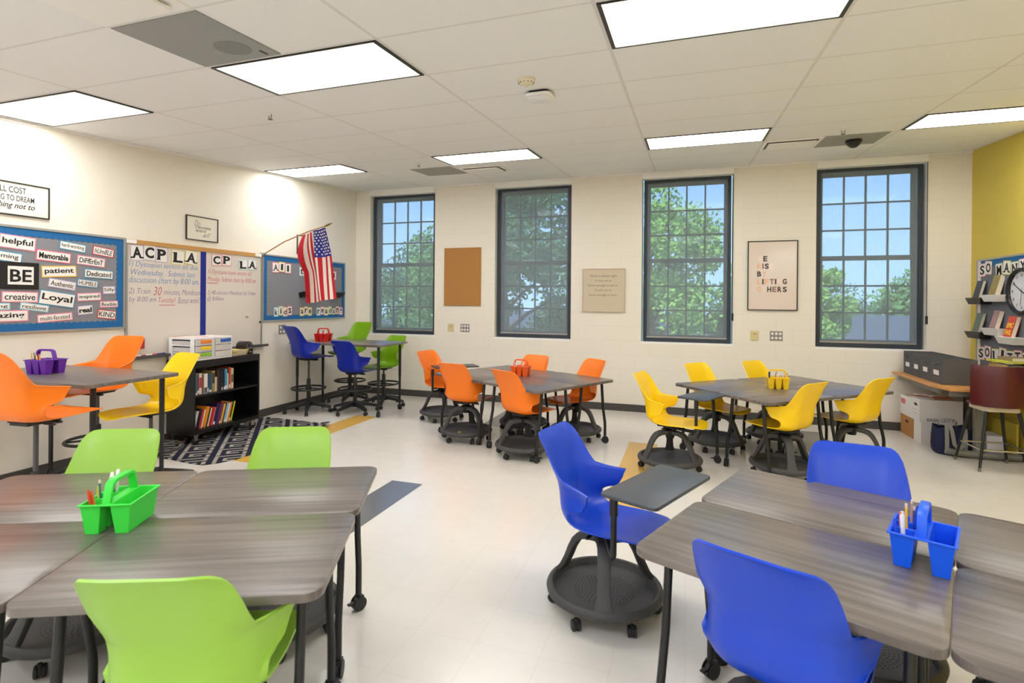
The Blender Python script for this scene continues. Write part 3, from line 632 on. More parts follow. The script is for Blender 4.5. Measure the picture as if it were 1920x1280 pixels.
for a, b_, le, an, k, c_, lb, ln in ((-.095, -.05, .25, .6, 'marker', (240, 170, 190), 'pink-tipped marker leaning out of orange caddy end', .16), (-.075, -.045, .2, 1.1, 'marker', (240, 238, 240), 'white marker leaning beside pink one in orange caddy', .15), (-.03, .05, .3, 1.4, 'marker', (235, 235, 238), 'white marker seen through the orange caddy handle', .16), (.01, .05, .35, 1.5, 'pencil', (60, 60, 66), 'dark pencil seen through the orange caddy handle', .16), (.045, .05, .3, 1.7, 'crayon', (200, 60, 50), 'red pencil in the back of orange caddy', .14)):
    pen(OC, a*.8, b_*.85, le, an, k, c_, lb, ln)
YC = (6.26, -1.83, zt, ang(2)); caddy(*YC, (250, 206, 30), 'yellow', 'yellow pencil caddy on the table among yellow chairs')
for a, b_, le, an, k, c_, lb, ln in ((-.105, -.05, .05, .6, 'marker', (36, 44, 90), 'navy capped marker at the end of yellow caddy', .165), (-.085, -.045, .2, 3.6, 'marker', (60, 50, 110), 'violet capped marker at the end of yellow caddy', .155), (-.05, .05, .25, 1.3, 'pencil', (120, 60, 50), 'brown pencil leaning in yellow caddy', .16), (-.02, .05, .3, 1.5, 'marker', (240, 236, 244), 'white marker lying across yellow caddy', .16), (.03, .05, .35, 1.6, 'marker', (232, 226, 240), 'pale marker under the yellow caddy handle', .17), (.07, .05, .3, 1.2, 'pencil', (70, 60, 60), 'dark pencil at the far end of yellow caddy', .15)):
    pen(YC, a*.8, b_*.85, le, an, k, c_, lb, ln)
RC = (.43, -1.40, .975, ang(12)); caddy(*RC, (216, 34, 24), 'red', 'red pencil caddy on the high table in the window corner')
for a, b_, le, an, k, c_, lb, ln in ((-.03, -.05, .15, .8, 'marker', (238, 236, 238), 'white marker with pale cap in red caddy', .16), (.0, -.045, .2, 1.4, 'marker', (220, 70, 60), 'red capped marker in red caddy', .155), (.03, -.05, .2, 2, 'marker', (236, 234, 236), 'white marker leaning over red caddy rim', .15), (.06, -.05, -.3, 1.6, 'pencil', (50, 40, 40), 'dark pencil leaning out of red caddy', .16), (.09, -.045, -.35, 1.8, 'marker', (240, 180, 180), 'pink capped marker at red caddy end', .15)):
    pen(RC, a*.8, b_*.85, le, an, k, c_, lb, ln)
PC = (.58, -4.97, .975, ang(8)); caddy(*PC, (104, 36, 168), 'purple', 'purple pencil caddy on the high table behind orange stool')
for a, b_, le, an, k, c_, lb, ln in ((-.09, -.05, .2, .8, 'pencil', (230, 180, 40), 'yellow pencil at the far end of purple caddy', .16), (-.05, -.045, -.2, 1.6, 'pencil', (90, 70, 50), 'brown pencil in purple caddy', .16), (-.01, -.05, -.25, 1.6, 'crayon', (240, 200, 50), 'yellow crayon leaning in purple caddy', .15), (.03, -.05, -.3, 1.6, 'crayon', (230, 120, 50), 'orange crayon leaning in purple caddy', .155), (.0, .05, .2, 1.5, 'marker', (238, 234, 230), 'white marker behind the purple caddy handle', .15)):
    pen(PC, a*.8, b_*.85, le, an, k, c_, lb, ln)
# paper scraps in the tray of one orange chair
for x, y, rgb, nm in ((3.03, -2.14, (40, 120, 210), 'blue'), (2.94, -2.30, (226, 208, 70), 'yellow'), (3.08, -2.335, (40, 170, 110), 'green')):
    q = MB(); q.prism([(0, 0), (.03, .005), (.035, .02), (.012, .028), (-.004, .018)], 0, .004, M=Matrix.Translation((x, y, .089))); tag(q.build('paper_scrap', mat('scrap_'+nm, rgb, .6)), 'tiny %s paper scrap in the orange chair base tray' % nm, 'scrap', 'scraps in the chair tray')
# ------------------------------------------------------------------ bulletin boards
BLUEB = mat('blue_border_paper', (20, 100, 160), .7, var=.05); GREYF = mat('grey_board_paper', (134, 134, 142), .85, var=.04, scale=60)
DGREYF = mat('slate_board_paper', (112, 114, 124), .85, var=.04, scale=60)
def scallop(q, L_, wd_, M, amp=.012, per=.05):
    n = max(8, int(L_/per)*4); top = []
    for i in range(n+1):
        x = L_*i/n; top.append((x-L_/2, wd_+amp*abs(sin(pi*x/per))))
    vs = [M @ Vector((x, 0, .0)) for x, _ in top]+[M @ Vector((x, y, .0)) for x, y in top]
    vs += [M @ Vector((x, 0, .002)) for x, _ in top]+[M @ Vector((x, y, .002)) for x, y in top]; k = n+1
    fs = []
    for i in range(n): fs += [(2*k+i, 2*k+i+1, 3*k+i+1, 3*k+i), (k+i, k+i+1, i+1, i), (k+i, 3*k+i, 3*k+i+1, k+i+1)]
    q.add(vs, fs)
def bulletin(label, FR, y0, y1, z0, z1, paper, sides='tblr', wd_=.055, lm=None, fm=ALU):
    """FR(u,v) wall frame whose x runs along the wall; extent (y0..y1) in frame x about its centre"""
    cx_, cz = (y0+y1)/2, (z0+z1)/2; w_, h = abs(y1-y0), z1-z0
    t = thing('bulletin_board', label, 'bulletin board', M=FR(cx_, cz))
    q = MB(); k = .02
    for lo, hi in (((-w_/2, -h/2, .001), (-w_/2+k, h/2, .022)), ((w_/2-k, -h/2, .001), (w_/2, h/2, .022)), ((-w_/2+k, -h/2, .001), (w_/2-k, -h/2+k, .022)), ((-w_/2+k, h/2-k, .001), (w_/2-k, h/2, .022))): q.b2(lo, hi)
    q.build('frame', fm, t)
    q = MB(); q.b2((-w_/2+k, -h/2+k, .001), (w_/2-k, h/2-k, .012)); q.build('panel', paper, t)
    I = Matrix.Identity(4); a, b_ = w_/2-k, h/2-k
    for s, M_, L_ in (('b', Matrix.Translation((0, -b_, .0125)), 2*a), ('t', Matrix.Translation((0, b_, .0125)) @ Matrix.Rotation(pi, 4, 'Z'), 2*a), ('l', Matrix.Translation((-a, 0, .0126)) @ Matrix.Rotation(-pi/2, 4, 'Z'), 2*b_), ('r', Matrix.Translation((a, 0, .0126)) @ Matrix.Rotation(pi/2, 4, 'Z'), 2*b_)):
        if s in sides:
            q = MB(); scallop(q, L_, wd_, M_); q.build('scalloped_border', (lm if (lm and s == 'l') else BLUEB), t)
    return t
PAL = {'pink': (244, 150, 172), 'hot': (240, 110, 140), 'blue': (70, 150, 190), 'red': (204, 58, 70), 'lav': (196, 184, 220), 'yel': (244, 196, 60), 'grn': (186, 206, 130), 'peach': (246, 190, 150), 'sky': (150, 208, 226), 'blk': (24, 22, 24), 'lem': (240, 224, 90)}
def card(name, label, cat, M, w_, h, border, text, tw=.82, th=.55, bold=.012, shear=0, ink=INK, group=None, bw=.010, spacing=1, paper=PAPER, off=.013, slab=False):
    t = thing(name, label, cat, M=M @ Matrix.Translation((0, 0, off)), group=group)
    q = MB(); q.b2((-w_/2, -h/2, .002), (w_/2, h/2, .0032)); q.build('backing', mat('card_'+border, PAL[border], .7), t)
    q = MB(); q.b2((-w_/2+bw, -h/2+bw, .0032), (w_/2-bw, h/2-bw, .0040)); q.build('paper', paper, t)
    me = text_mesh(text, ink, w_*tw, h*th, bold, shear, spacing=spacing)
    if slab: add_slabs(me, text, w_*tw, h*th)
    put('lettering', me, t, (0, 0, .0046)); return t
def add_slabs(me, ch, w_, h):
    """slab feet on block capitals"""
    b = bmesh.new(); b.from_mesh(me); k = h*.13; e = w_*.22
    bars = {'A': [(-.5, -.5), (.5, -.5)], 'P': [(-.36, -.5), (-.36, .5)], 'L': [(-.36, -.5), (-.36, .5)], 'M': [(-.42, -.5), (.42, -.5)], 'N': [(-.4, -.5), (.4, .5)], 'I': [(0, -.5), (0, .5)], 'T': [(0, -.5)], 'k': [(-.35, -.5)], 'h': [(-.35, -.5)], 'l': [(0, -.5)], 'i': [(0, -.5)], 'r': [(-.2, -.5)], 'n': [(-.35, -.5)], 'Y': [(0, -.5)]}.get(ch, [])
    for fx, fy in bars:
        x, y = fx*w_, fy*h; y = y+k/2 if fy < 0 else y-k/2
        vs = [b.verts.new((x+sx_*e, y+sy*k/2, .0006)) for sx_, sy in ((-1, -1), (1, -1), (1, 1), (-1, 1))]; b.faces.new(vs)
    b.to_mesh(me); b.free()
bulletin('blue bordered bulletin board of word cards on the left wall', LW, -5.75, -3.945, 1.265, 2.178, GREYF)
for y, z, w_, h, r, bc, tx, bo, sh in (
    (-4.85, 2.035, .26, .115, -4, 'pink', 'helpful', .02, 0), (-4.425, 2.04, .225, .078, -6, 'blue', 'hard-working', .0, 0), (-4.155, 2.018, .20, .085, -7, 'red', 'hUmBLE', .0, .3), (-4.985, 1.918, .335, .085, -6, 'blue', 'welcoming', .004, 0),
    (-4.58, 1.938, .275, .095, -4, 'hot', 'Memorable', .03, 0), (-4.265, 1.918, .25, .085, -5, 'pink', 'DiFfErEnT', .012, 0), (-4.535, 1.808, .28, .10, 4, 'yel', 'patient', .02, 0), (-4.195, 1.80, .265, .085, -2, 'blue', 'Dedicated', .008, 0),
    (-4.51, 1.692, .225, .078, -9, 'lav', 'Authentic', .004, 0), (-4.295, 1.708, .185, .07, -6, 'blue', 'HUMBLE', .0, 0), (-4.10, 1.65, .115, .075, 3, 'lav', 'Silly', .004, 0), (-4.83, 1.575, .26, .09, -1, 'pink', 'creative', .006, 0),
    (-4.55, 1.56, .29, .13, -9, 'blue', 'Loyal', .018, 0), (-4.28, 1.582, .21, .075, 3, 'pink', 'inspired', .008, 0), (-4.10, 1.512, .17, .062, 2, 'pink', 'flexible', .004, 0), (-5.01, 1.495, .22, .06, 1, 'sky', 'daring', .0, 0),
    (-4.725, 1.487, .215, .062, -9, 'sky', 'resilient', .0, 0), (-4.315, 1.458, .13, .085, 5, 'lav', 'real', .035, 0), (-4.12, 1.412, .175, .085, -8, 'red', 'KIND', .004, 0), (-4.565, 1.395, .28, .07, 4, 'pink', 'multi-faceted', -.004, 0), (-4.95, 1.415, .36, .095, 1, 'pink', 'amazing', .02, 0)):
    lb = '%s bordered word card reading %s on the word bulletin board' % ({'pink': 'pink', 'hot': 'deep pink', 'blue': 'blue', 'red': 'red', 'lav': 'lavender', 'yel': 'yellow', 'sky': 'pale blue'}[bc], tx if tx != 'hUmBLE' else 'humble in brush capitals')
    if tx == 'HUMBLE': lb = 'blue bordered word card reading HUMBLE in plain capitals, on the bulletin board'
    card('word_card', lb, 'word card', spin(LW(y, z), r), w_, h, bc, tx, .84, .56, bo, sh, group='word cards on the bulletin board', bw=.008)
t = thing('word_poster', 'black poster with a white card reading BE', 'poster', M=LW(-4.92, 1.755, .015))
q = MB(); q.b2((-.225, -.115, .001), (.225, .115, .003)); q.build('backing', mat('black_card', (22, 18, 16), .7, var=.3, scale=8), t)
q = MB(); q.b2((.0, -.075, .003), (.185, .08, .0042)); q.build('paper', PAPER, t)
put('lettering', text_mesh('BE', INK, .155, .105, .02), t, (.0925, 0, .0048))
# whiteboard
WBM = mat('whiteboard_enamel', (224, 214, 204), .28, .5)
t = thing('whiteboard', 'large whiteboard with handwritten homework on the left wall', 'whiteboard', M=LW(-3.035, 1.565)); hw, hh = .905, .605
q = MB(); q.b2((-hw+.02, -hh+.02, .001), (hw-.02, hh-.02, .012)); q.build('panel', WBM, t)
q = MB(); k = .02
for lo, hi in (((-hw, -hh, .001), (-hw+k, hh, .022)), ((hw-k, -hh, .001), (hw, hh, .022)), ((-hw+k, -hh, .001), (hw-k, -hh+k, .022))): q.b2(lo, hi)
q.build('frame', ALU, t)
q = MB(); q.b2((-hw+.02, hh-.045, .001), (hw-.02, hh, .024)); q.build('cork_rail', mat('cork_rail', (198, 148, 84), .8, var=.1, scale=80), t)
for xx in (-hw+.05, hw-.08):
    q = MB(); q.b2((xx-.05, hh-.04, .024), (xx+.05, hh-.003, .032)); q.build('rail_end', WHITE, t)
q = MB(); q.b2((-hw+.02, -hh-.012, .001), (hw+.05, -hh+.012, .085)); q.b2((-hw+.02, -hh+.012, .078), (hw+.05, -hh+.02, .085)); q.build('marker_tray', mat('tray_grey', (82, 78, 74), .5), t)
q = MB(); q.b2((-.035, -.42, .0122), (.04, hh-.05, .0135)); q.build('divider_tape', mat('navy_tape', (16, 36, 140), .4), t)
MB_, MR, MP = mat('marker_blue', (70, 130, 190), .6), mat('marker_red', (200, 80, 96), .6), mat('marker_violet', (140, 110, 160), .6)
for tx, m_, x, z, w_, h in (("1) Dystopian section #5 due", MB_, -.47, .352, .80, .07), ("Wednesday.  Submit last", MB_, -.48, .268, .74, .08), ("discussion chart by 8:00 am.", MB_, -.46, .19, .82, .085),
                            ("2) Train", MP, -.755, .075, .23, .075), ("30", MR, -.56, .085, .095, .09), ("minutes, Membean", MP, -.265, .072, .45, .07), ("by 8:00 am", MP, -.72, -.01, .29, .07), ("Tuesday!", MR, -.45, -.018, .20, .075), ("Bonus week!", MP, -.18, -.012, .28, .07),
                            ("1) Dystopian book section #5", MR, .40, .325, .66, .07), ("Monday. Submit chart by 8:00 am", MR, .43, .235, .74, .075), ("2) 40 minutes Membean by Friday", MP, .43, .075, .74, .065), ("@ 8:00am.", MP, .18, .005, .24, .06)):
    put('marker_writing', text_mesh(tx, m_, w_, h, -.012, .25, ext=.0003), t, (x, z, .0126))
q = MB()
for x0, x1, z in ((.055, .20, .195), (-.54, -.36, -.065)): q.tube([(lerp(x0, x1, i/12), z+.006*sin(i*2.2), .0128) for i in range(13)], .003, 5)
q.build('marker_underline', MR, t)
q = MB(); q.tube([(.655+.018*cos(a), -.225+.013*sin(a*2), .0128) for a in [i*.35 for i in range(20)]], .0025, 5); q.build('marker_doodle', mat('marker_grey', (110, 104, 104), .6), t)
def letters(s, x0, step, z, w_, h, cols, FR, gname, what, rots=(0,), bold=.03, off=.013, sz=.62):
    for i, ch in enumerate(s):
        if ch == ' ': continue
        r = rots[i % len(rots)]; c_ = cols[i % len(cols)]
        tw = .34 if ch in 'lIi' else .72
        card('letter_card', what % ch, 'letter card', spin(FR(x0+i*step, z+(.006 if i % 2 else -.004)), r), w_, h, c_, ch, tw, sz, bold, group=gname, bw=.006, off=off, slab=True)
NUM = ['first', 'second', 'third', 'fourth', 'fifth', 'sixth', 'seventh', 'eighth', 'ninth']
letters('ACP', -3.825, .135, 2.045, .135, .16, ['lav'], LW, 'large heading letters on whiteboard', 'lavender bordered capital %s of the ACP heading on whiteboard', (2, -2, -1), .035, .013, .72)
letters('LA', -3.36, .165, 2.03, .155, .155, ['lem'], LW, 'large heading letters on whiteboard', 'yellow bordered capital %s heading card beside the tape', (-2, -6), .035, .013, .72)
letters('CP', -2.85, .145, 2.04, .14, .135, ['hot'], LW, 'large heading letters on whiteboard', 'pink bordered capital %s of the CP heading on whiteboard', (2, -1), .035, .013, .72)
letters('LA', -2.45, .15, 2.01, .14, .135, ['sky'], LW, 'large heading letters on whiteboard', 'sky blue bordered capital %s heading card near flag bracket', (3, -3), .035, .013, .72)
for x, z, lb in ((-2.17, 1.27, 'round black magnet at the whiteboard frame edge'), ):
    q = MB(); q.lathe([(0, 0), (.014, 0), (.012, .01), (0, .01)], 14); o = q.build('magnet', BLK); o.matrix_world = LW(x, z, .0225); tag(o, lb, 'magnet')
for y, c_, lb in ((-3.82, (200, 60, 60), 'red and white dry-erase marker lying on board tray by orange stool'), (-3.70, (206, 70, 80), 'red and white dry-erase marker in the middle of board tray'), (-3.60, (36, 50, 130), 'blue dry-erase marker lying on the board tray')):
    M = Matrix.Translation((.05, y, .982)) @ Matrix.Rotation(radians(-90), 4, 'X') @ Matrix.Rotation(.1, 4, 'Y')
    t = thing('dry_erase_marker', lb, 'marker', M=M, group='dry-erase markers on the tray')
    q = MB(); q.lathe([(0, -.06), (.009, -.06), (.009, .02), (0, .02)], 12); q.build('barrel', WHITEP if c_[0] > 100 else mat('barrel_blue', (50, 60, 140), .4), t, smooth=True)
    q = MB(); q.lathe([(.0095, .015), (.0095, .06), (.006, .065), (0, .065)], 12); q.build('cap', mat('cap_%d' % c_[0], c_, .4), t, smooth=True)
q = MB(); q.b2((.013, -3.84, 1.05), (.05, -3.76, 1.16)); tag(q.build('board_eraser', mat('eraser_maroon', (170, 50, 66), .7), bevel=.004), 'maroon magnetic eraser on whiteboard behind the orange stool', 'eraser')
# second bulletin board
bulletin('blue bordered bulletin board about kids reading, behind the flag', LW, -2.125, -.325, 1.268, 2.178, GREYF)
def lset(s, x0, step, z, cols, tag_, rots=(0,), b=.02, w_=.125, h=.14):
    cnt = {}
    for i, ch in enumerate(s):
        if ch == ' ': continue
        c_ = cols[i % len(cols)]; cnt[ch] = cnt.get(ch, 0)+1
        nm = {'pink': 'pink', 'yel': 'yellow', 'sky': 'pale blue', 'grn': 'green', 'peach': 'peach', 'lem': 'lemon', 'hot': 'deep pink', 'blk': 'black'}[c_]
        ordn = (' the %s ' % NUM[cnt[ch]-1]) if s.count(ch) > 1 else ' the '
        card('letter_card', '%s edged letter card,%sletter %s of %s' % (nm, ordn, ch, tag_), 'letter card', spin(LW(x0+i*step, z+(.007 if i % 2 else -.007)), rots[i % len(rots)]), w_, h, c_, ch, .30 if ch in 'lIi' else .6, .62 if ch not in 'are' else .5, b, group='letter cards on the reading board', bw=.01, off=.013, slab=True)
lset('All', -1.885, .118, 2.015, ['pink', 'yel', 'pink'], 'the word All', (1, -2))
lset('th', -1.365, .105, 1.99, ['sky', 'grn'], 'the word the, beside the flag', (0, -1), .02, .103, .135)
lset('l', -.62, .12, 1.965, ['hot'], 'the word showing past the flag edge', (0,))
lset('kids', -1.87, .088, 1.405, ['sky', 'grn', 'peach', 'pink'], 'the word kids', (0, -1), .02, .086, .13)
lset('are', -1.355, .088, 1.40, ['yel', 'peach', 'lem'], 'the word are', (1, -1), .02, .086, .125)
lset('reading', -.985, .0925, 1.395, ['sky', 'pink', 'lem', 'grn', 'blk', 'peach', 'pink'], 'the word reading', (0, 1), .018, .091, .125)
for y, lb in ((-1.27, 'small black shelf ledge on the reading board, behind flag stripes'), (-.62, 'small black shelf ledge on the reading board, past the flag')):
    q = MB(); q.add([(.013, y-.16, 1.67), (.013, y+.16, 1.67), (.12, y+.17, 1.69), (.12, y-.17, 1.69), (.013, y-.13, 1.60), (.013, y+.13, 1.60), (.10, y+.14, 1.62), (.10, y-.14, 1.62)], [(0,1,2,3),(4,7,6,5),(0,4,5,1),(1,5,6,2),(2,6,7,3),(3,7,4,0)])
    tag(q.build('display_ledge', BLK, bevel=.004), lb, 'shelf', 'display ledges on the reading board')
# framed quotes
FRB = mat('thin_black_frame', (40, 38, 36), .5); SIGNP = mat('sign_white', (232, 226, 212), .7)
def sign(name, label, M, w_, h, lines, cat='sign', fm=FRB, pm=SIGNP, k=.01, dp=.018, extra=None):
    t = thing(name, label, cat, M=M)
    q = MB()
    for lo, hi in (((-w_/2, -h/2, .001), (-w_/2+k, h/2, dp)), ((w_/2-k, -h/2, .001), (w_/2, h/2, dp)), ((-w_/2+k, -h/2, .001), (w_/2-k, -h/2+k, dp)), ((-w_/2+k, h/2-k, .001), (w_/2-k, h/2, dp))): q.b2(lo, hi)
    q.build('frame', fm, t)
    q = MB(); q.b2((-w_/2+k, -h/2+k, .001), (w_/2-k, h/2-k, dp*.6)); q.build('sheet', pm, t)
    for tx, x, y, tw, th, bo, sh, m_ in lines: put('lettering', text_mesh(tx, m_, tw, th, bo, sh, ext=.0003), t, (x, y, dp*.6+.0005))
    return t
sign('quote_sign', 'long framed quote about dreams, above the word bulletin board', LW(-5.06, 2.40), .89, .28, [('IT WILL COST', .12, .075, .30, .052, .008, 0, INK), ('YOU NOTHING TO DREAM', .08, .005, .50, .047, .008, 0, INK), ('and everything not to', .08, -.062, .51, .062, .012, .35, INK)], 'framed quote')
sign('quote_sign', 'framed quote saying do it with passion, above the whiteboard', LW(-3.045, 2.383), .43, .28, [('Do', -.07, .06, .075, .065, -.02, .4, INK), ('IT WITH PASSION', .01, .012, .20, .028, .0, 0, INK), ('OR NOT AT', -.02, -.027, .14, .028, .0, 0, INK), ('all', .055, -.065, .11, .055, -.02, .5, INK)], 'framed quote')
sign('quote_sign', 'framed quote mostly hidden behind the flag', LW(-1.25, 2.37), .42, .28, [('be', -.10, -.03, .04, .04, .01, .3, INK)], 'framed quote')
# back wall signs
q = MB(); q.b2((1.666, -.018, 1.492), (2.297, -.001, 2.414)); tag(q.build('cork_board', mat('cork_tan', (176, 124, 66), .85, var=.06, scale=90, bump=.2)), 'frameless tan cork board between the first two windows', 'cork board')
PLQ = mat('plaque_linen', (206, 192, 168), .8, var=.03, scale=200); PINK_ = mat('plaque_text', (120, 104, 88), .7)
sign('quote_plaque', 'square beige plaque reading there is always light', BW(4.223, 1.742), .617, .63, [('There is always light,', -.005, .205, .40, .038, .004, 0, PINK_), ("if only we're", -.005, .137, .235, .038, .004, 0, PINK_), ('brave enough to see it.', -.01, .067, .43, .038, .004, 0, PINK_), ("If only we're", -.005, -.002, .235, .036, .004, 0, PINK_), ('brave enough to be it.', -.005, -.072, .41, .038, .004, 0, PINK_), ('- - - - - - -', -.005, -.205, .155, .004, 0, 0, PINK_)], 'plaque', fm=PLQ, pm=PLQ, k=.004, dp=.03)
DK, PE, LTP, BN = mat('ink_dark', (70, 64, 66), .6), mat('ink_peach', (236, 184, 150), .6), mat('ink_pale', (240, 216, 200), .6), mat('ink_brown', (150, 110, 90), .6)
lines = []
for word, z, cs in (('WE', .225, [LTP, DK]), ('RISE', .125, [PE, BN, DK, LTP]), ('BY', .022, [DK, PE]), ('LIFTING', -.08, [PE, DK, PE, BN, DK, LTP, DK]), ('OTHERS', -.183, [PE, LTP, DK, BN, DK, DK])):
    x = -.185
    for ch, m_ in zip(word, cs):
        cw = .018 if ch == 'I' else .062 if ch == 'W' else .05
        lines.append((ch, x+cw/2, z, cw, .072, .04, 0, m_)); x += cw+.012
sign('framed_poster', 'white poster in thin black frame reading we rise by lifting others', BW(6.455, 1.94), .605, .925, lines, 'poster', fm=BLK, pm=mat('poster_gloss', (228, 212, 200), .12), k=.011, dp=.028)
# outlets
IV = mat('ivory_plate', (214, 196, 146), .5); STL = mat('steel_plate', (150, 144, 134), .4, metal=.3)
def outlet(M, w_, h, m_, cols, label, slots):
    t = thing('wall_outlet', label, 'outlet', M=M, group='wall plates')
    q = MB(); q.b2((-w_/2, -h/2, .001), (w_/2, h/2, .007)); q.build('plate', m_, t, bevel=.002)
    for i in range(cols):
        for j in (-1, 1):
            q = MB(); x = (i-(cols-1)/2)*w_/cols*.92
            if slots: q.lathe([(0, .007), (.017, .007), (.016, .0095), (0, .0095)], 14, (x, j*h*.23, 0)); q.build('socket', WHITEP, t)
    if not slots:
        q = MB(); q.b2((-.01, h*.12, .007), (.0, h*.22, .009)); q.b2((.01, h*.12, .007), (.02, h*.22, .009)); q.build('switch', mat('switch_red', (120, 40, 34), .5), t)
outlet(BW(1.785, 1.139), .105, .125, IV, 1, 'ivory switch plate on block wall under the cork board', False)
outlet(BW(2.03, 1.14), .155, .125, STL, 3, 'steel six-socket outlet plate on block wall under the cork board', True)
outlet(BW(6.245, 1.135), .105, .125, IV, 1, 'ivory switch plate on block wall under the poster', False)
outlet(BW(6.51, 1.14), .155, .125, STL, 3, 'steel six-socket outlet plate on block wall under the poster', True)
outlet(LW(-1.74, 1.15), .13, .13, STL, 2, 'steel outlet plate on the left wall behind dark blue stool', True)
# ------------------------------------------------------------------ flag
t = thing('flag', 'american flag hanging from a wooden pole on the left wall', 'flag', (.02, -2.13, 2.158))
q = MB(); q.tube([(0, 0, 0), (.35, 0, .165), (.72, 0, .285), (1.0, 0, .35)], .008, 8); q.build('pole', mat('wood_pole', (186, 140, 84), .5), t, smooth=True)
q = MB(); q.tube([(.99, 0, .347), (1.03, 0, .362), (1.045, 0, .367), (1.10, 0, .386)], [.011, .013, .012, .001], 8); q.build('finial', mat('gold_finial', (150, 116, 40), .3, metal=.8), t, smooth=True)
q = MB(); q.box((-.004, 0, 0), (.012, .05, .06)); q.tube([(0, 0, -.004), (.05, 0, .02)], .014, 8); q.build('pole_bracket', ALU, t)
FRD, FWT, FBL = mat('flag_red', (196, 24, 40), .75), mat('flag_white', (238, 228, 220), .75), mat('flag_blue', (26, 44, 150), .75)
q = MB(); NU, NV = 52, 46
def fpt(u, v):
    # top edge follows the pole from the tip inwards; cloth hangs and gathers
    tx, tz = lerp(.985, .655, u), lerp(.333, .25, u)
    bx, bz = lerp(1.10, .735, u), lerp(-.572, -.632, u)
    s_ = v**.9
    x = lerp(tx, bx, s_)+.012*sin(pi*min(1, v*1.4))*(1-2*u)
    z = lerp(tz, bz, v)
    yy = (.05*sin(u*9.5+v*1.2)+.02*sin(u*21+2))*(.25+.75*min(1, v*3))+.03*v
    if u > .6: yy -= .10*(u-.6)/.4*sin(pi*min(1, v*1.8)) if v < .55 else 0
    return Vector((x, yy, z))
vs = [fpt(i/NU, j/NV) for j in range(NV+1) for i in range(NU+1)]; fs = []; mi = []
for j in range(NV):
    for i in range(NU):
        fs.append((j*(NU+1)+i, j*(NU+1)+i+1, (j+1)*(NU+1)+i+1, (j+1)*(NU+1)+i))
        st = int((i+.5)/NU*13); mi.append(2 if (st < 7 and (j+.5)/NV < .40) else (0 if st % 2 == 0 else 1))
q.add(vs, fs); q.mi = mi
fl = q.build('cloth', [FRD, FWT, FBL], t, smooth=True)
q = MB()
for rj in range(9):
    for ri in range(6 if rj % 2 == 0 else 5):
        u = (.05+ri*.085+(0 if rj % 2 == 0 else .042)); v = .035+rj*.04; p = fpt(u, v); a = fpt(u+.01, v)-p; b_ = fpt(u, v+.01)-p; n_ = a.cross(b_).normalized(); a.normalize(); b_ = n_.cross(a)
        for sg in (-1, 1):
            c_ = p+n_*.0025*sg; q.add([c_+(a*cos(k*pi/5+.3)+b_*sin(k*pi/5+.3))*(.016 if k % 2 == 0 else .0075) for k in range(10)], [tuple(range(10))])
q.build('stars', FWT, fl)
# ------------------------------------------------------------------ rug
q = MB(); q.add([(0, 0, 0)], []); q = MB()
outl = [(.05, -2.10), (.35, -2.115), (.67, -2.125), (.95, -2.15), (1.12, -2.17), (1.165, -2.22), (1.165, -2.38), (1.185, -2.7), (1.2, -3.1), (1.215, -3.5), (1.205, -3.71), (1.13, -3.87), (1.05, -3.955), (.85, -3.95), (.63, -3.92), (.3, -3.93), (.05, -3.93)]
n = len(outl); cxr, cyr = .6, -3.0
lift = {4: .035, 5: .045, 6: .025}
V = []; F = []
for k_, sc_ in enumerate((1.0, .97, .9, .6, .3)):
    for i, (x, y) in enumerate(outl): V.append((cxr+(x-cxr)*sc_, cyr+(y-cyr)*sc_, .008+(lift.get(i, 0)*(1 if k_ == 0 else .75 if k_ == 1 else .2 if k_ == 2 else 0))))
V.append((cxr, cyr, .008))
for k_ in range(4):
    for i in range(n): F.append((k_*n+i, k_*n+(i+1) % n, (k_+1)*n+(i+1) % n, (k_+1)*n+i))
for i in range(n): F.append((4*n+i, 4*n+(i+1) % n, 5*n))
base_n = len(V)
V2 = V+[(x, y, max(.0013, z-.007)) for x, y, z in V]; F2 = F+[tuple(v+base_n for v in f_)[::-1] for f_ in F]+[(i, base_n+i, base_n+(i+1) % n, (i+1) % n) for i in range(n)]
q.add(V2, F2); tag(q.build('rug', RUGM), 'navy rug with pale greek key pattern under the black bookcase', 'rug')
# ------------------------------------------------------------------ bookcase and what stands on it
bx0, bx1, by0, by1, bz0, bz1 = .03, .42, -3.50, -2.585, .115, .905
t = thing('bookcase', 'black metal rolling bookcase with two shelves of books', 'bookcase', (bx0, by0, 0)); bw_, bd = by1-by0, bx1-bx0
def bb(nm, lo, hi, m_=BLKP): q = MB(); q.b2(lo, hi); return q.build(nm, m_, t, bevel=.002)
BKM = mat('black_enamel', (20, 19, 20), .32)
bb('side_panel', (0, 0, bz0), (bd, .022, bz1-.02), BKM); bb('side_panel', (0, bw_-.022, bz0), (bd, bw_, bz1-.02), BKM)
bb('back_panel', (0, .022, bz0), (.012, bw_-.022, bz1-.02), BKM); bb('top_panel', (0, 0, bz1-.02), (bd, bw_, bz1), BKM)
bb('front_rail', (bd-.018, .022, bz1-.075), (bd, bw_-.022, bz1-.02), BKM); bb('shelf', (.012, .022, .515), (bd-.01, bw_-.022, .535), BKM); bb('shelf', (.012, .022, bz0+.02), (bd-.01, bw_-.022, bz0+.045), BKM); bb('front_rail', (bd-.018, .022, bz0), (bd, bw_-.022, bz0+.045), BKM)
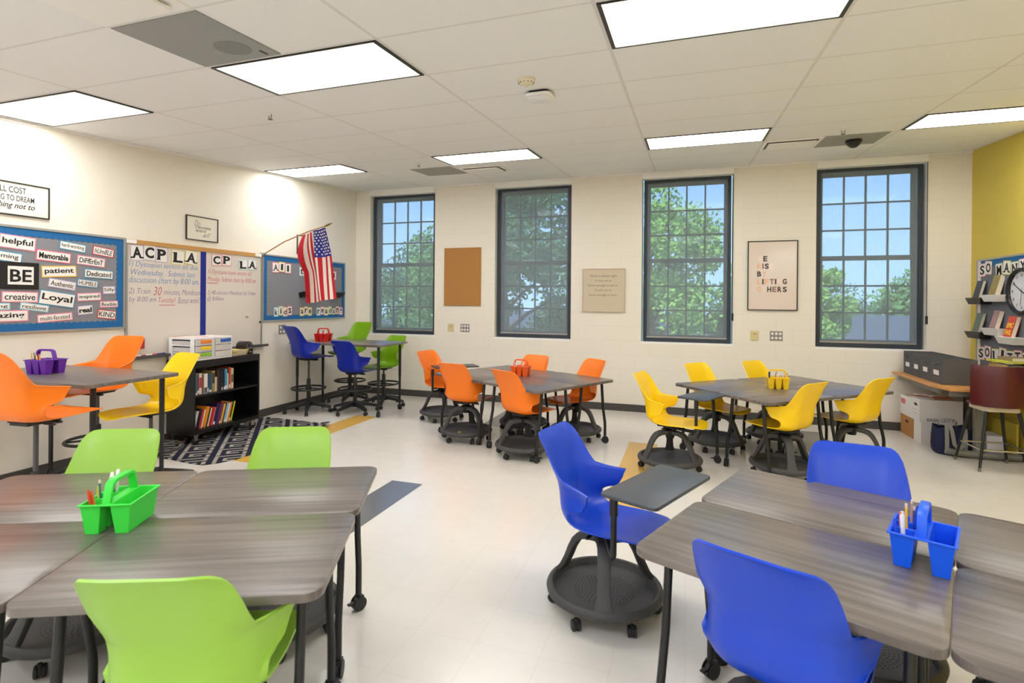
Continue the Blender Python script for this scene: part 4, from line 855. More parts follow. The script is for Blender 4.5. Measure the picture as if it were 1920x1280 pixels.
for a, b_ in ((.05, .06), (.05, bw_-.06), (bd-.05, .06), (bd-.05, bw_-.06)):
    q = MB(); ax = Matrix.Rotation(pi/2, 4, 'Y'); q.lathe([(0, -.011), (.036, -.011), (.04, -.006), (.04, .006), (.036, .011), (0, .011)], 16, (0, 0, .0485), axis=ax)
    for s_ in (-1, 1): q.box((s_*.016, 0, .075), (.003, .04, .06), mi=1)
    q.box((0, 0, .109), (.05, .06, .012), mi=1)
    put('caster', q.mesh('caster', [BLKP, CHROME], smooth=True), t, (a, b_, 0), random.uniform(-.8, .8))
PAGES = mat('book_pages', (226, 214, 190), .9)
def book(M, th, h, d, rgb, label, group, band=None, rl=.0):
    """spine faces local +x ; thickness along y ; height along z"""
    o = thing('book', label, 'book', M=M, group=group); cm = mat('cover_%d_%d_%d' % tuple(rgb), rgb, .45); k = .0025
    q = MB(); q.b2((-d, 0, 0), (0, k, h)); q.b2((-d, th-k, 0), (0, th, h)); q.b2((-k, k, 0), (0, th-k, h)); q.build('cover', cm, o)
    q = MB(); q.b2((-d+.004, k, .003), (-k, th-k, h-.003)); q.build('pages', PAGES, o)
    if band:
        q = MB(); q.b2((0, .002, h*band[1]), (.0006, th-.002, h*band[2])); q.build('spine_label', mat('band_%d_%d_%d' % tuple(band[0]), band[0], .6), o)
    return o
UP = [('dark red', (140, 24, 40), .032, .225, None), ('teal', (30, 110, 130), .024, .22, ((230, 230, 230), .0, .1)), ('crimson', (150, 30, 50), .022, .215, ((240, 240, 240), .05, .2)), ('white and red', (226, 214, 206), .036, .225, ((180, 60, 60), .3, .8)), ('brown', (120, 90, 70), .018, .21, None), ('white', (232, 230, 226), .046, .215, ((90, 90, 90), .02, .3)), ('maroon', (110, 30, 60), .018, .215, ((240, 240, 240), .05, .25)), ('deep teal', (16, 92, 122), .034, .21, ((225, 225, 225), .02, .14)), ('tan', (168, 140, 90), .036, .235, ((70, 60, 50), .4, .9)), ('cream', (214, 204, 180), .026, .16, None), ('dark brown', (60, 44, 36), .028, .245, None), ('black', (24, 24, 26), .034, .245, None), ('charcoal', (44, 44, 50), .022, .23, ((235, 235, 235), .02, .14)), ('navy', (30, 44, 80), .02, .235, ((235, 235, 235), .02, .16)), ('sky blue', (70, 160, 190), .036, .235, ((240, 240, 240), .02, .2)), ('pale', (220, 210, 200), .018, .18, None), ('brick red', (180, 70, 50), .026, .25, ((235, 230, 225), .04, .2)), ('beige', (210, 190, 150), .036, .235, ((110, 90, 70), .3, .7))]
y = by0+.03; n = 0
for nm, rgb, th, h, band in UP:
    book(Matrix.Translation((.375-random.uniform(0, .012), y, .535)), th-.001, h, .15, rgb, '%s book on the upper bookcase shelf, %s from the drawer end' % (nm, ['first', 'second', 'third', 'fourth', 'fifth', 'sixth', 'seventh', 'eighth', 'ninth', 'tenth', 'eleventh', 'twelfth', 'thirteenth', 'fourteenth', 'fifteenth', 'sixteenth', 'seventeenth', 'eighteenth'][n]), 'books on the upper bookcase shelf', band); y += th+.0015; n += 1
LO = [('pale grey', (196, 200, 206), .03, .20), ('black', (24, 24, 26), .036, .22), ('red', (200, 40, 50), .03, .21), ('white', (236, 232, 226), .026, .20), ('orange', (230, 150, 30), .042, .225), ('dark', (40, 36, 40), .02, .21), ('cream', (228, 214, 180), .024, .205), ('scarlet', (190, 30, 40), .03, .21), ('rose', (214, 110, 120), .022, .2), ('navy', (34, 36, 80), .03, .235), ('indigo', (60, 50, 110), .022, .23), ('maroon', (130, 30, 50), .026, .235), ('violet', (120, 70, 130), .02, .22), ('yellow', (240, 200, 40), .024, .22), ('plum', (90, 30, 60), .022, .225), ('pale blue', (150, 190, 220), .03, .22), ('white spined', (238, 236, 232), .024, .215), ('amber', (226, 140, 50), .022, .225), ('jet black', (20, 20, 22), .026, .23), ('lime', (200, 200, 40), .02, .225)]
y = by0+.032; n = 0; ORD = ['first', 'second', 'third', 'fourth', 'fifth', 'sixth', 'seventh', 'eighth', 'ninth', 'tenth', 'eleventh', 'twelfth', 'thirteenth', 'fourteenth', 'fifteenth', 'sixteenth', 'seventeenth', 'eighteenth', 'nineteenth', 'twentieth']
ln_ = radians(-15)
for nm, rgb, th, h in LO:
    th -= .003
    M = Matrix.Translation((.375-random.uniform(0, .012), y, bz0+.0455)) @ Matrix.Rotation(ln_, 4, 'X') @ Matrix.Translation((0, 0, 0))
    book(M @ Matrix.Translation((0, 0, th*sin(-ln_))), th, h, .15, rgb, '%s book leaning on the lower bookcase shelf, %s from the drawer end' % (nm, ORD[n]), 'books leaning on the lower bookcase shelf', ((236, 232, 228), .02, .16) if n % 3 == 0 else None); y += th/cos(ln_)+.0015; n += 1
# drawer units
FROST = mat('frosted_plastic', (206, 202, 200), .4, .5, var=.06, scale=8)
def drawers(y0, y1, hand, label, contents):
    x0, x1, z0, z1 = .05, .405, bz1, bz1+.245; t = thing('drawer_unit', label, 'drawer unit', (x0, y0, z0)); w_, d, h = y1-y0, x1-x0, z1-z0
    q = MB(); k = .018
    q.b2((0, 0, h-k), (d, w_, h)); q.b2((0, 0, 0), (d, w_, k)); q.b2((0, k*.5, k), (.006, w_-k*.5, h-k))
    for yy in (0, w_-.012):
        for xx in (0, d-.05): q.b2((xx, yy, k), (xx+.05, yy+.012, h-k))
        for zz in (h*.33, h*.66): q.b2((.05, yy, zz-.006), (d-.05, yy+.012, zz+.006))
    q.build('body', WHITEP, t, bevel=.003)
    for i in range(3):
        a, b_ = k+(h-2*k)*i/3+.003, k+(h-2*k)*(i+1)/3-.003
        q = MB(); q.b2((d-.012, .02, a), (d+.004, w_-.02, b_)); q.b2((.02, .014, a), (d-.012, w_-.014, b_-.012)); dr = q.build('drawer', FROST, t, bevel=.002)
        if hand[i]: q = MB(); q.b2((d+.004, w_*.34, b_-.040), (d+.016, w_*.88, b_-.006)); q.build('handle', mat('handle_%d_%d_%d' % hand[i], hand[i], .4), dr, bevel=.003)
    return t
drawers(-3.495, -3.25, [(130, 186, 40), (246, 206, 20), (246, 136, 40)], 'white drawer unit with orange, yellow and green handles on bookcase', None)
drawers(-3.24, -2.99, [None, None, (14, 90, 180)], 'white drawer unit with a single blue handle on bookcase', None)
for i, (x, y, r, rgb, lb) in enumerate(((.2, -3.36, .2, (240, 150, 120), 'orange-edged paper sheet lying on the drawer unit with orange handle'), (.22, -3.12, -.15, (244, 190, 180), 'pink-edged paper sheet lying on the drawer unit with blue handle'))):
    q = MB(); q.box((x, y, bz1+.2458), (.28, .20, .0012), r); q.box((x, y, bz1+.2466), (.24, .165, .0004), r, mi=1); tag(q.build('paper_sheet', [mat('sheet_%d' % i, rgb, .8), PAPER]), lb, 'paper')
KR = mat('kraft_folder', (186, 160, 84), .8)
for i in range(4):
    q = MB(); q.box((.2+.005*i, -2.835+.004*i, bz1+.0085+.016*i), (.30, .24, .0155), random.uniform(-.05, .05)); q.box((.2+.005*i+.151, -2.835, bz1+.0085+.016*i), (.002, .2, .008), mi=1)
    tag(q.build('folder', [KR, PAPER], bevel=.002), 'kraft folder in stack beside sharpener, %s from the bottom' % ['first', 'second', 'third', 'fourth'][i], 'folder', 'kraft folders on the bookcase')
q = MB(); q.box((.26, -2.87, bz1+.068), (.15, .12, .006), .3); tag(q.build('note_pad', mat('note_yellow', (244, 230, 150), .8)), 'pale yellow note pad lying on the kraft folders', 'note pad')
t = thing('pencil_cup', 'striped purple pencil cup standing on kraft folders', 'cup', (.14, -2.86, bz1+.0655))
q = MB(); pr = [(.034, 0), (.040, .1)]
for i in range(8):
    a, b_ = i/8, (i+1)/8; q.lathe([(lerp(.033, .042, a), .105*a), (lerp(.033, .042, b_), .105*b_)], 20, mi=(i % 2)*(1 if i % 4 == 1 else 2))
q.lathe([(0, 0), (.033, 0)], 20); q.lathe([(.042, .105), (.038, .105), (.031, .004), (0, .004)], 20)
q.build('cup_body', [mat('stripe_purple', (80, 30, 110), .5), mat('stripe_white', (236, 230, 236), .5), mat('stripe_pink', (230, 120, 150), .5)], t, smooth=True)
for i, (rgb, lb) in enumerate((((70, 150, 220), 'blue marker in the striped cup'), ((130, 50, 170), 'purple marker in the striped cup'), ((236, 220, 50), 'yellow marker in the striped cup'), ((40, 60, 130), 'navy marker in the striped cup'))):
    a = i*1.6; pen((.14, -2.86, bz1+.07, 0), .016*cos(a), .016*sin(a), .12, a, 'crayon', rgb, lb, .125, .002)
t = thing('pencil_sharpener', 'black dome electric pencil sharpener at the bookcase corner', 'pencil sharpener', (.26, -2.665, bz1))
q = MB(); pf = [(-.065, 0), (.065, 0), (.065, .09)]+[(.065*cos(a), .09+.065*sin(a)) for a in [pi*i/12 for i in range(1, 12)]]+[(-.065, .09)]
q.prism(pf, -.07, .07, M=Matrix(((0, 0, 1, 0), (1, 0, 0, 0), (0, 1, 0, 0), (0, 0, 0, 1)))); q.build('body', mat('sharpener_smoke', (48, 40, 38), .2), t, bevel=.006, smooth=True)
q = MB(); q.lathe([(.03, .0), (.034, .0), (.034, .003), (.03, .003)], 20, (.0705, 0, .105), axis=Matrix.Rotation(pi/2, 4, 'Y')); q.build('dial_ring', GREYM, t)
q = MB(); q.b2((.07, -.045, .068), (.074, .06, .074)); q.b2((.07, .01, .02), (.0735, .035, .032)); q.build('trim_strip', CHROME, t)
# ------------------------------------------------------------------ right wall
bulletin('slate bulletin board with so many so little letters on yellow wall', RW, -.165, -2.0, .83, 2.10, DGREYF, 'tl', .06, mat('white_border_paper', (230, 224, 214), .8))
def rl(s, y0, step, z, cols, what, w_=.14, h=.15):
    cnt = {}
    for i, ch in enumerate(s):
        if ch == ' ': continue
        c_ = cols[i % len(cols)]; cnt[ch] = cnt.get(ch, 0)+1
        nm = {'pink': 'pink', 'lem': 'yellow', 'grn': 'green', 'sky': 'blue', 'peach': 'peach'}[c_]
        card('letter_card', '%s edged letter %s,%s of the word %s on slate board' % (nm, ch, ' '+NUM[cnt[ch]-1] if s.count(ch) > 1 else ' part', what), 'letter card', spin(RW(y0-i*step, z+(.008 if i % 2 else -.012)), (3, -4, 2)[i % 3]), w_, h, c_, ch, .35 if ch == 'I' else .66, .7, .03, group='letter cards on the slate board', bw=.008, off=.013, slab=True)
rl('SO', -.29, .13, 1.985, ['pink', 'peach'], 'SO above MANY')
rl('MANY', -.64, .145, 1.965, ['grn', 'lem', 'grn', 'pink'], 'MANY')
rl('SO', -.28, .135, 1.03, ['peach', 'pink'], 'SO above LITTLE')
rl('LITTLE', -.58, .14, 1.03, ['lem', 'peach', 'lem', 'pink', 'lem', 'sky'], 'LITTLE')
t = thing('wall_clock', 'round black wall clock on the slate bulletin board', 'clock', M=RW(-1.08, 1.715, W-.014))
q = MB(); q.lathe([(.20, 0), (.235, .0), (.24, .03), (.225, .045), (.205, .035), (.20, .02)], 40); q.build('rim', BLK, t, smooth=True)
q = MB(); q.lathe([(0, .012), (.205, .012)], 40); q.build('dial', mat('clock_dial', (226, 224, 228), .6), t)
for k in range(1, 13):
    a = pi/2-k*pi/6; put('numeral', text_mesh(str(k), INK, None, .03, .0), t, (.165*cos(a), .165*sin(a), .0135))
for L_, a, w_, nm in ((.15, pi/2-2*pi*(50/60), .007, 'minute_hand'), (.10, pi/2-2*pi*(3.83/12), .009, 'hour_hand'), (.15, pi/2-2*pi*(31/60), .003, 'second_hand')):
    q = MB(); q.b2((-.03, -w_/2, .016), (L_, w_/2, .018)); put(nm, q.mesh(nm, INK), t, rz=a)
EDG = {'white': mat('ledge_white', (236, 232, 226), .4), 'black': BLK}
def ledge(y, z, cl, label, rgb, blabel, btxt=None, bt=.032, bh=.20, bd=.13):
    t = thing('display_ledge', label, 'shelf', M=RW(y, z, W-.014), group='display ledges on the slate board')
    q = MB(); q.add([(-.16, .03, 0), (.16, .03, 0), (.175, .03, .125), (-.175, .03, .125), (-.13, -.045, 0), (.13, -.045, 0), (.135, -.045, .105), (-.135, -.045, .105)], [(0,1,2,3),(4,7,6,5),(0,4,5,1),(1,5,6,2),(2,6,7,3),(3,7,4,0)])
    q.build('ledge', EDG[cl], t, bevel=.003)
    # book facing the room, leaning back: cover towards -x
    o = thing('book', blabel, 'book', M=RW(y+.02, z+.0315, W-.014) @ Matrix.Translation((0, 0, .088)) @ Matrix.Rotation(radians(-14), 4, 'X'), group='books on the slate board ledges')
    cm = mat('cover_%d_%d_%d' % rgb, rgb, .4, var=.35, scale=14)
    q = MB(); q.b2((-bd/2, 0, -.003), (bd/2, bh, 0)); q.b2((-bd/2, 0, -bt), (bd/2, bh, -bt+.003)); q.b2((-bd/2, 0, -bt+.003), (-bd/2+.003, bh, -.003)); q.build('cover', cm, o)
    q = MB(); q.b2((-bd/2+.003, .003, -bt+.003), (bd/2-.003, bh-.003, -.003)); q.build('pages', PAGES, o)
    if btxt:
        for i, (tx, zz) in enumerate(btxt): put('title', text_mesh(tx, mat('title_yellow', (250, 200, 50), .5), bd*.8, bh*.24, .03), o, (0, bh*zz, .0006))
ledge(-.36, 1.625, 'black', 'black display ledge in upper row of slate board', (34, 48, 74), 'navy covered book on the upper black ledge')
ledge(-.70, 1.655, 'white', 'white display ledge in upper row of slate board', (150, 130, 70), 'thick olive and gold book on the upper white ledge', None, .05, .22, .13)
ledge(-.35, 1.235, 'black', 'black display ledge in lower row of slate board', (90, 110, 100), 'teal patterned book on the lower black ledge', None, .035, .22)
ledge(-.71, 1.29, 'white', 'white display ledge in lower row, second from the corner', (170, 130, 130), 'dusty pink book on the lower white ledge', None, .045, .20, .11)
ledge(-1.0, 1.215, 'white', 'white display ledge in lower row below the clock', (214, 70, 30), 'bright orange and red book below the clock', [('EPIC', .55), ('FAIL', .22)], .04, .22, .14)
# corner desk
t = thing('corner_desk', 'wood-topped grey metal desk against the yellow wall', 'desk', (0, 0, 0))
OAK = mat('oak_laminate', (206, 146, 80), .45, var=.1, scale=30)
top = [(7.80, -.07), (7.80, -1.33), (7.86, -1.42), (W-.01, -1.42), (W-.01, -.03), (7.9, -.03)]; top = [(7.81, -.05), (7.80, -1.15), (7.87, -1.44), (W-.01, -1.44), (W-.01, -.03)]
q = MB(); q.prism(top, .715, .742); q.build('desktop', OAK, t, bevel=.003)
q = MB(); q.b2((7.90, -1.36, .655), (W-.05, -1.33, .714)); q.b2((7.86, -1.2, .655), (7.89, -.10, .714)); q.build('apron', GREYM, t)
q = MB(); q.b2((8.48, -.24, .001), (8.55, -.18, .714)); q.build('leg', GREYM, t, bevel=.004)
for yy in (-1.16, ):
    q = MB(); q.b2((8.18, yy-.03, .05), (8.25, yy+.03, .714)); lg = q.build('leg', GREYM, t, bevel=.004)
    q = MB(); q.tube([(7.93, yy+.25, .045), (7.95, yy+.12, .045), (8.02, yy+.02, .045), (8.15, yy, .045), (W-.06, yy, .045)], .035, 8); q.build('foot_beam', GREYM, lg, smooth=True)
# bins
BINM = mat('grey_felt', (92, 90, 88), .95, var=.1, scale=120, bump=.3)
def bin_(y0, y1, label, x0=7.905, x1=8.205, h=.265):
    t = thing('storage_bin', label, 'storage bin', (x0, y0, .742), 0, 'grey fabric bins on the desk'); w_, d = y1-y0, x1-x0; k = .006
    q = MB(); q.b2((0, 0, 0), (d, w_, k)); q.b2((0, 0, k), (k, w_, h)); q.b2((d-k, 0, k), (d, w_, h)); q.b2((k, 0, k), (d-k, k, h)); q.b2((k, w_-k, k), (d-k, w_, h)); q.build('fabric_body', BINM, t, bevel=.002)
    q = MB(); q.b2((-.002, w_*.28, h*.33), (0, w_*.72, h*.52)); q.build('label_card', PAPER, t)
    q = MB(); q.tube([(-.003, w_*.3, h*.8), (-.012, w_*.4, h*.76), (-.012, w_*.6, h*.76), (-.003, w_*.7, h*.8)], .006, 6); q.build('handle', BINM, t)
    return t
bin_(-.375, -.125, 'grey fabric bin nearest the window corner'); bin_(-.62, -.38, 'grey fabric bin, second from the window corner'); bin_(-.875, -.625, 'grey fabric bin, third from the window corner'); bin_(-1.17, -.88, 'grey fabric bin nearest the maroon chair, its long side showing')
for i in range(5):
    q = MB(); q.b2((8.36, -1.35, .743+i*.05), (8.57, -1.02, .755+i*.05)); q.b2((8.36, -1.35, .755+i*.05), (8.366, -1.02, .785+i*.05)); q.b2((8.564, -1.35, .755+i*.05), (8.57, -1.02, .785+i*.05)); q.b2((8.37, -1.33, .755+i*.05), (8.56, -1.05, .768+i*.05), mi=1)
    if i < 4: q.b2((8.36, -1.03, .785+i*.05), (8.37, -1.02, .793+i*.05)); q.b2((8.36, -1.35, .785+i*.05), (8.37, -1.34, .793+i*.05))
    tag(q.build('paper_tray', [mat('tray_wood', (204, 170, 110), .6), PAPER]), 'wooden letter tray beside grey bins, %s from the desk' % NUM[i], 'paper tray', 'letter trays on the desk')
q = MB(); q.box((8.45, -1.18, 1.009), (.22, .3, .016), .1); tag(q.build('folder', mat('folder_lime', (206, 206, 70), .7)), 'lime yellow folder on top of the letter trays', 'folder')
book(Matrix.Translation((8.44, -1.34, 1.018)) @ Matrix.Rotation(.1, 4, 'Z') @ Matrix.Rotation(pi/2, 4, 'X') @ Matrix.Rotation(pi, 4, 'Z') @ Matrix.Translation((0, -.034, -.28)), .034, .22, .16, (150, 130, 96), 'thick closed book lying on the lime folder', None)
# boxes under the desk
def obox(x0, x1, y0, y1, z0, h, m_, name, label, hole='x', lidless=True, fill=None):
    t = thing(name, label, 'box', (x0, y0, z0)); d, w_ = x1-x0, y1-y0; k = .005
    q = MB(); q.b2((0, 0, 0), (d, w_, k)); q.b2((0, 0, k), (k, w_, h)); q.b2((d-k, 0, k), (d, w_, h)); q.b2((k, 0, k), (d-k, k, h)); q.b2((k, w_-k, k), (d-k, w_, h))
    if not lidless: q.b2((k, k, h-k), (d-k, w_-k, h))
    q.build('carton', m_, t)
    if hole:
        q = MB(); q.prism(rrect(.09, .03, .014), 0, .0012, M=Matrix(((0, 0, -1, 0), (-1, 0, 0, w_/2), (0, 1, 0, h*.72), (0, 0, 0, 1)))); q.build('hand_hole', INK, t)
    if fill:
        q = MB()
        for i in range(6):
            q.box((d*random.uniform(.25, .75), w_*random.uniform(.3, .7), h-.03+.012*i), (d*.42, w_*.5, .01), random.uniform(-.5, .5), mi=i % 3)
        q.build('papers', [mat('paper_tan', (196, 172, 140), .8), mat('paper_red', (190, 90, 70), .7), PAPER], t)
    return t
KRAFT = mat('kraft_box', (176, 124, 70), .8, var=.05); WBOX = mat('white_carton', (224, 220, 218), .75)
obox(7.905, 8.22, -.44, -.05, .001, .235, KRAFT, 'file_box', 'brown kraft file box on the floor in the window corner', 'x', False)
t = obox(7.90, 8.20, -.445, -.05, .237, .235, WBOX, 'file_box', 'open white box with pink mark stacked on the brown box', None, True, 1)
q = MB(); q.b2((-.0012, .24, .13), (0, .37, .19)); q.build('pink_stamp', mat('pink_stamp', (226, 120, 130), .7), t)
obox(7.905, 8.27, -.655, -.45, .001, .245, WBOX, 'file_box', 'closed white file box on the floor under the basic duty box', None, False)
t = obox(7.885, 8.29, -.665, -.45, .248, .255, WBOX, 'file_box', 'open white file box printed basic duty, full of papers', 'x', True, 1)
put('lettering', text_mesh('BASIC DUTY', mat('print_grey', (96, 96, 104), .7), .26, .035, .015), t, M=Matrix.Translation((.20, -.0008, .03)) @ Matrix.Rotation(pi/2, 4, 'X'))
q = MB(); q.b2((-.001, .02, .08), (0, .19, .083)); q.b2((-.001, .02, .12), (0, .19, .123)); q.build('printed_lines', mat('print_brown', (150, 130, 110), .7), t)
t = thing('tote_bag', 'navy canvas tote bag with grey straps under the desk', 'bag', (8.05, -1.0, .001)); NAVY = mat('navy_canvas', (30, 34, 66), .9, bump=.3, scale=300); STRAP = mat('grey_webbing', (142, 140, 136), .9)
q = MB(); N_ = 28; prof = [(.0, .70, 0), (.02, .85, .01), (.10, 1.0, .08), (.16, 1.0, .18), (.22, .97, .27), (.215, .94, .27), (.15, .96, .17), (.02, .8, .02)]
vs = []; Z_ = [0.0, .012, .08, .18, .285, .282, .18, .03]; S_ = [.86, .93, 1.02, 1.0, .94, .90, .95, .85]
for z, s_ in zip(Z_, S_):
    for k in range(N_):
        a = 2*pi*k/N_; ca, sa_ = cos(a), sin(a); vs.append((.165*s_*math.copysign(abs(ca)**.5, ca), .105*s_*math.copysign(abs(sa_)**.6, sa_), z+(.012*sin(3*a) if z > .2 else 0)))
q.add(vs, [(j*N_+k, j*N_+(k+1) % N_, (j+1)*N_+(k+1) % N_, (j+1)*N_+k) for j in range(len(Z_)-1) for k in range(N_)]+[tuple(range(N_))[::-1], tuple((len(Z_)-1)*N_+k for k in range(N_))])
q.build('bag_body', NAVY, t, smooth=True)
def ribbon(q, pts, wd_, wv, th=.003):
    vs = []
    for i, p in enumerate(pts):
        p = Vector(p); a = Vector(pts[max(i-1, 0)]); b_ = Vector(pts[min(i+1, len(pts)-1)]); d = (b_-a).normalized(); w0 = Vector(wv); w0 = (w0-d*w0.dot(d)).normalized(); n_ = d.cross(w0)
        for sw, sn in ((-1, -1), (1, -1), (1, 1), (-1, 1)): vs.append(p+w0*sw*wd_/2+n_*sn*th/2)
    m_ = len(pts); q.add(vs, [(i*4+k, i*4+(k+1) % 4, i*4+4+(k+1) % 4, i*4+4+k) for i in range(m_-1) for k in range(4)]+[(3, 2, 1, 0), tuple((m_-1)*4+k for k in range(4))])
q = MB(); ribbon(q, [(-.08, -.112, .02), (-.08, -.120, .10), (-.08, -.116, .2), (-.08, -.108, .285), (-.075, -.09, .33), (-.05, -.08, .335), (-.04, -.125, .26), (-.02, -.135, .12), (.02, -.138, .06), (.06, -.128, .14), (.08, -.118, .22), (.08, -.108, .285)], .036, (1, 0, 0)); ribbon(q, [(.08, -.118, .22), (.08, -.122, .1), (.08, -.112, .02)], .036, (1, 0, 0)); q.build('strap', STRAP, t)
q = MB(); ribbon(q, [(-.08, .10, .27), (-.08, .08, .33), (-.04, .06, .35), (.05, .05, .345), (.08, .08, .32), (.08, .10, .27)], .034, (0, 1, .3)); q.build('strap', STRAP, t)
obox(8.31, 8.46, -1.11, -.87, .001, .235, mat('pale_lilac_box', (214, 212, 222), .7), 'storage_box', 'pale lilac box behind the maroon chair legs', None, False)
q = MB(); q.box((8.56, -.90, .185), (.02, .36, .36), .1); tag(q.build('poster_board', mat('mustard_board', (196, 172, 60), .8)), 'mustard yellow board leaning under the desk behind lilac box', 'board')
q = MB(); q.b2((8.29, -.855, .001), (8.51, -.68, .12)); tag(q.build('storage_box', mat('navy_box', (30, 32, 48), .7), bevel=.004), 'dark low box behind the lilac box', 'box'); 
# maroon tall chair
MAR = mat('maroon_vinyl', (84, 22, 26), .35, .5, bump=.05, scale=60)
t = thing('counter_chair', 'maroon vinyl counter chair with black legs at the desk', 'chair', (8.225, -1.50, 0), ang(4))
q = MB(); N_ = 22; vs = []
for j, (z, tk, sc_) in enumerate(((.615, .030, .94), (.635, .055, .98), (.75, .062, 1.0), (.90, .058, 1.0), (.97, .046, .98), (1.0, .022, .95))):
    for s_ in (1, 0):
        for k in range(N_):
            a = lerp(-68, 68, k/(N_-1)); r_ = .268*sc_ - (0 if s_ else tk); vs.append((r_*sin(radians(a)), -r_*cos(radians(a))+.06, z))
R_ = 2*N_; fs = []
for j in range(5):
    for k in range(N_-1):
        fs += [(j*R_+k, j*R_+k+1, (j+1)*R_+k+1, (j+1)*R_+k), (j*R_+N_+k+1, j*R_+N_+k, (j+1)*R_+N_+k, (j+1)*R_+N_+k+1)]
    fs += [(j*R_+N_, j*R_, (j+1)*R_, (j+1)*R_+N_), (j*R_+N_-1, j*R_+2*N_-1, (j+1)*R_+2*N_-1, (j+1)*R_+N_-1)]
for k in range(N_-1): fs += [(k+1, k, N_+k, N_+k+1), (5*R_+k, 5*R_+k+1, 5*R_+N_+k+1, 5*R_+N_+k)]
q.add(vs, fs); q.build('backrest', MAR, t, smooth=True)
q = MB(); q.lathe([(0, .600), (.17, .600), (.2, .61), (.205, .635), (.19, .655), (0, .665)], 28, (0, .06, 0)); q.build('seat', MAR, t, smooth=True)
q = MB(); q.prism(rrect(.30, .30, .05), .560, .601, M=Matrix.Translation((0, .06, 0))); q.build('seat_pan', mat('cream_pan', (214, 200, 176), .5), t)
for sx_ in (-1, 1):
    for sy in (-1, 1):
        q = MB(); q.tube([(sx_*.13, .06+sy*.13, .56), (sx_*.215, .06+sy*.2, .03)], [.016, .011], 10); lg = q.build('leg', BLK, t, smooth=True)
        q = MB(); q.tube([(sx_*.215, .06+sy*.2, .035), (sx_*.219, .06+sy*.203, .0)], .013, 10); q.build('foot_cap', mat('cap_steel', (120, 104, 96), .4), lg)
q = MB(); R1 = [(sx_*.189, .06+sy*.178, .20) for sx_, sy in ((-1, -1), (1, -1), (1, 1), (-1, 1), (-1, -1))]; q.tube(R1, .009, 8); q.build('footrest', CHROME, t, smooth=True)
# ------------------------------------------------------------------ outdoors
q = MB(); q.b2((-120, 1.5, -3.9), (120, 150, -3.8)); o = struct(q.build('ground_outside', mat('lawn', (96, 128, 66), .9, var=.3, scale=.6)))
LEAF = []
for i, rgb in enumerate(((104, 146, 78), (88, 124, 80), (134, 172, 80))):
    M, N, L, b = nodes_of('leaf_%d' % i, .7, .2); tcn = N.new('ShaderNodeTexCoord'); n_ = noise(N, L, tcn.outputs['Object'], .9, 3)
    c_ = lin(rgb); L.new(mixc(N, L, n_, tuple(v*.55 for v in c_), tuple(v*1.35 for v in c_)), b.inputs['Base Color']); LEAF.append(M)
BARK = mat('bark', (92, 76, 62), .9, var=.2)
def tree(x, y, h, r, m_, label, n=2600, seed=1, flat=1.0, ls=.11):
    rnd = random.Random(seed); t = thing('tree', label, 'tree', (x, y, -3.8), 0, 'trees outside the windows')
    q = MB(); q.tube([(0, 0, 0), (.1, .05, h*.3), (-.05, 0, h*.6), (0, 0, h*.85)], [r*.09, r*.075, r*.05, r*.02], 8)
    for k in range(6):
        a = k*1.05; z = h*(.35+.07*k); q.tube([(0, 0, z), (cos(a)*r*.35, sin(a)*r*.35, z+r*.3), (cos(a)*r*.7, sin(a)*r*.7, z+r*.5)], [r*.035, r*.025, r*.01], 6)
    q.build('trunk', BARK, t, smooth=True)
    q = MB(); cl = []
    for k in range(34):
        while True:
            p = Vector((rnd.uniform(-1, 1), rnd.uniform(-1, 1), rnd.uniform(-1, 1)))
            if p.length < 1: break
        cl.append((Vector((p.x*r*.8, p.y*r*.8, h*.66+p.z*h*.30*flat)), r*rnd.uniform(.22, .42)))
    n *= 3
    for k in range(n):
        c_, cr_ = cl[k % len(cl)]; d = Vector((rnd.gauss(0, 1), rnd.gauss(0, 1), rnd.gauss(0, 1))).normalized()*cr_*rnd.uniform(.5, 1)
        p = c_+d; a = Vector((rnd.gauss(0, 1), rnd.gauss(0, 1), rnd.gauss(0, 1))).normalized(); b_ = a.orthogonal().normalized(); s_ = ls*rnd.uniform(.6, 1.3)
        q.add([p+a*s_, p+b_*s_*.6, p-a*s_, p-b_*s_*.6], [(0, 1, 2, 3)])
    q.build('crown', m_, t); return t
tree(3.9, 15, 10.4, 3.0, LEAF[2], 'broad bright tree seen through the third window from the flag', 3800, 3)
tree(-1.5, 12, 11.5, 2.9, LEAF[1], 'tall dense tree filling the second window', 4200, 5)
tree(-6.2, 17, 9.4, 2.9, LEAF[0], 'rounded tree at the side of the first window', 3200, 8)
tree(-10.5, 22, 9.0, 3.4, LEAF[1], 'darker tree further off in the first window', 2600, 9)
tree(10.2, 16, 7.4, 1.35, LEAF[2], 'small bright tree low in the fourth window', 2000, 11)
tree(16.5, 37, 6.4, 2.8, LEAF[1], 'low tree on the horizon behind small bright tree', 2200, 12)
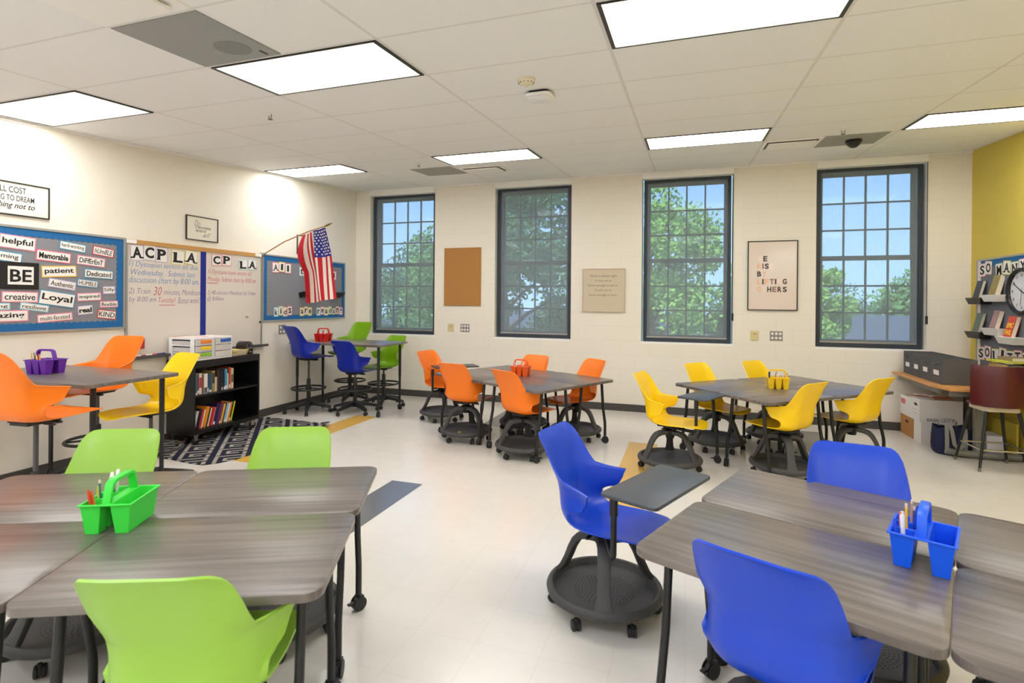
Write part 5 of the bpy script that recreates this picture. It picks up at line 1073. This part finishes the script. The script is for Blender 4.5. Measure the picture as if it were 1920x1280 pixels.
tree(25.5, 46, 7.4, 4.6, LEAF[0], 'distant round tree at the far side of fourth window', 2600, 14, 1, .3)
tree(7.6, 20, 7.2, 2.4, LEAF[0], 'mid green tree low in the third window', 2400, 15)
tree(-.2, 18.5, 6.2, 2.6, LEAF[1], 'low bushy tree under the crown in the second window', 2200, 21)
tree(.8, 25, 8.4, 3.0, LEAF[0], 'paler tree behind the dense second window tree', 2400, 16)
def house(x, y, w_, d, h, label, wall, roof, gable=False):
    t = thing('building', label, 'building', (x, y, -3.8)); q = MB(); q.b2((-w_/2, 0, 0), (w_/2, d, h)); q.build('wall', wall, t)
    q = MB(); Mx = Matrix(((1, 0, 0, 0), (0, 0, -1, d+.3), (0, 1, 0, h), (0, 0, 0, 1)))
    if gable: q.prism([(-w_/2-.3, 0), (w_/2+.3, 0), (0, w_*.55)], 0, d+.6, M=Mx)
    else: q.add([(-w_/2-.4, -.4, h), (w_/2+.4, -.4, h), (w_/2+.4, d+.4, h), (-w_/2-.4, d+.4, h), (-w_/2+1.5, d/2, h+1.3), (w_/2-1.5, d/2, h+1.3)], [(0, 1, 5, 4), (1, 2, 5), (2, 3, 4, 5), (3, 0, 4), (3, 2, 1, 0)])
    q.build('roof', roof, t)
    for k in range(int(w_//2.2)):
        q = MB(); xx = -w_/2+1.1+k*2.2; q.b2((xx-.35, -.03, h*.35), (xx+.35, .0, h*.72)); q.build('window', mat('far_window', (60, 68, 78), .2), t)
RED = mat('far_brick', (168, 120, 100), .9, var=.1); FARG = mat('far_siding', (128, 134, 142), .9); ROOFG = mat('far_roof', (84, 90, 98), .8)
house(17.2, 25, 8, 7, 3.4, 'low grey roofed building in the fourth window', FARG, ROOFG)
house(-8.3, 25, 2.0, 4, 2.4, 'small brick building with white gable in the first window', RED, mat('far_white', (232, 232, 230), .7), True)
house(-13, 34, 16, 7, 3.2, 'long grey building behind the trees in the first window', FARG, ROOFG)
house(1.5, 42, 14, 7, 3.0, 'grey building behind trees in third window', FARG, ROOFG)
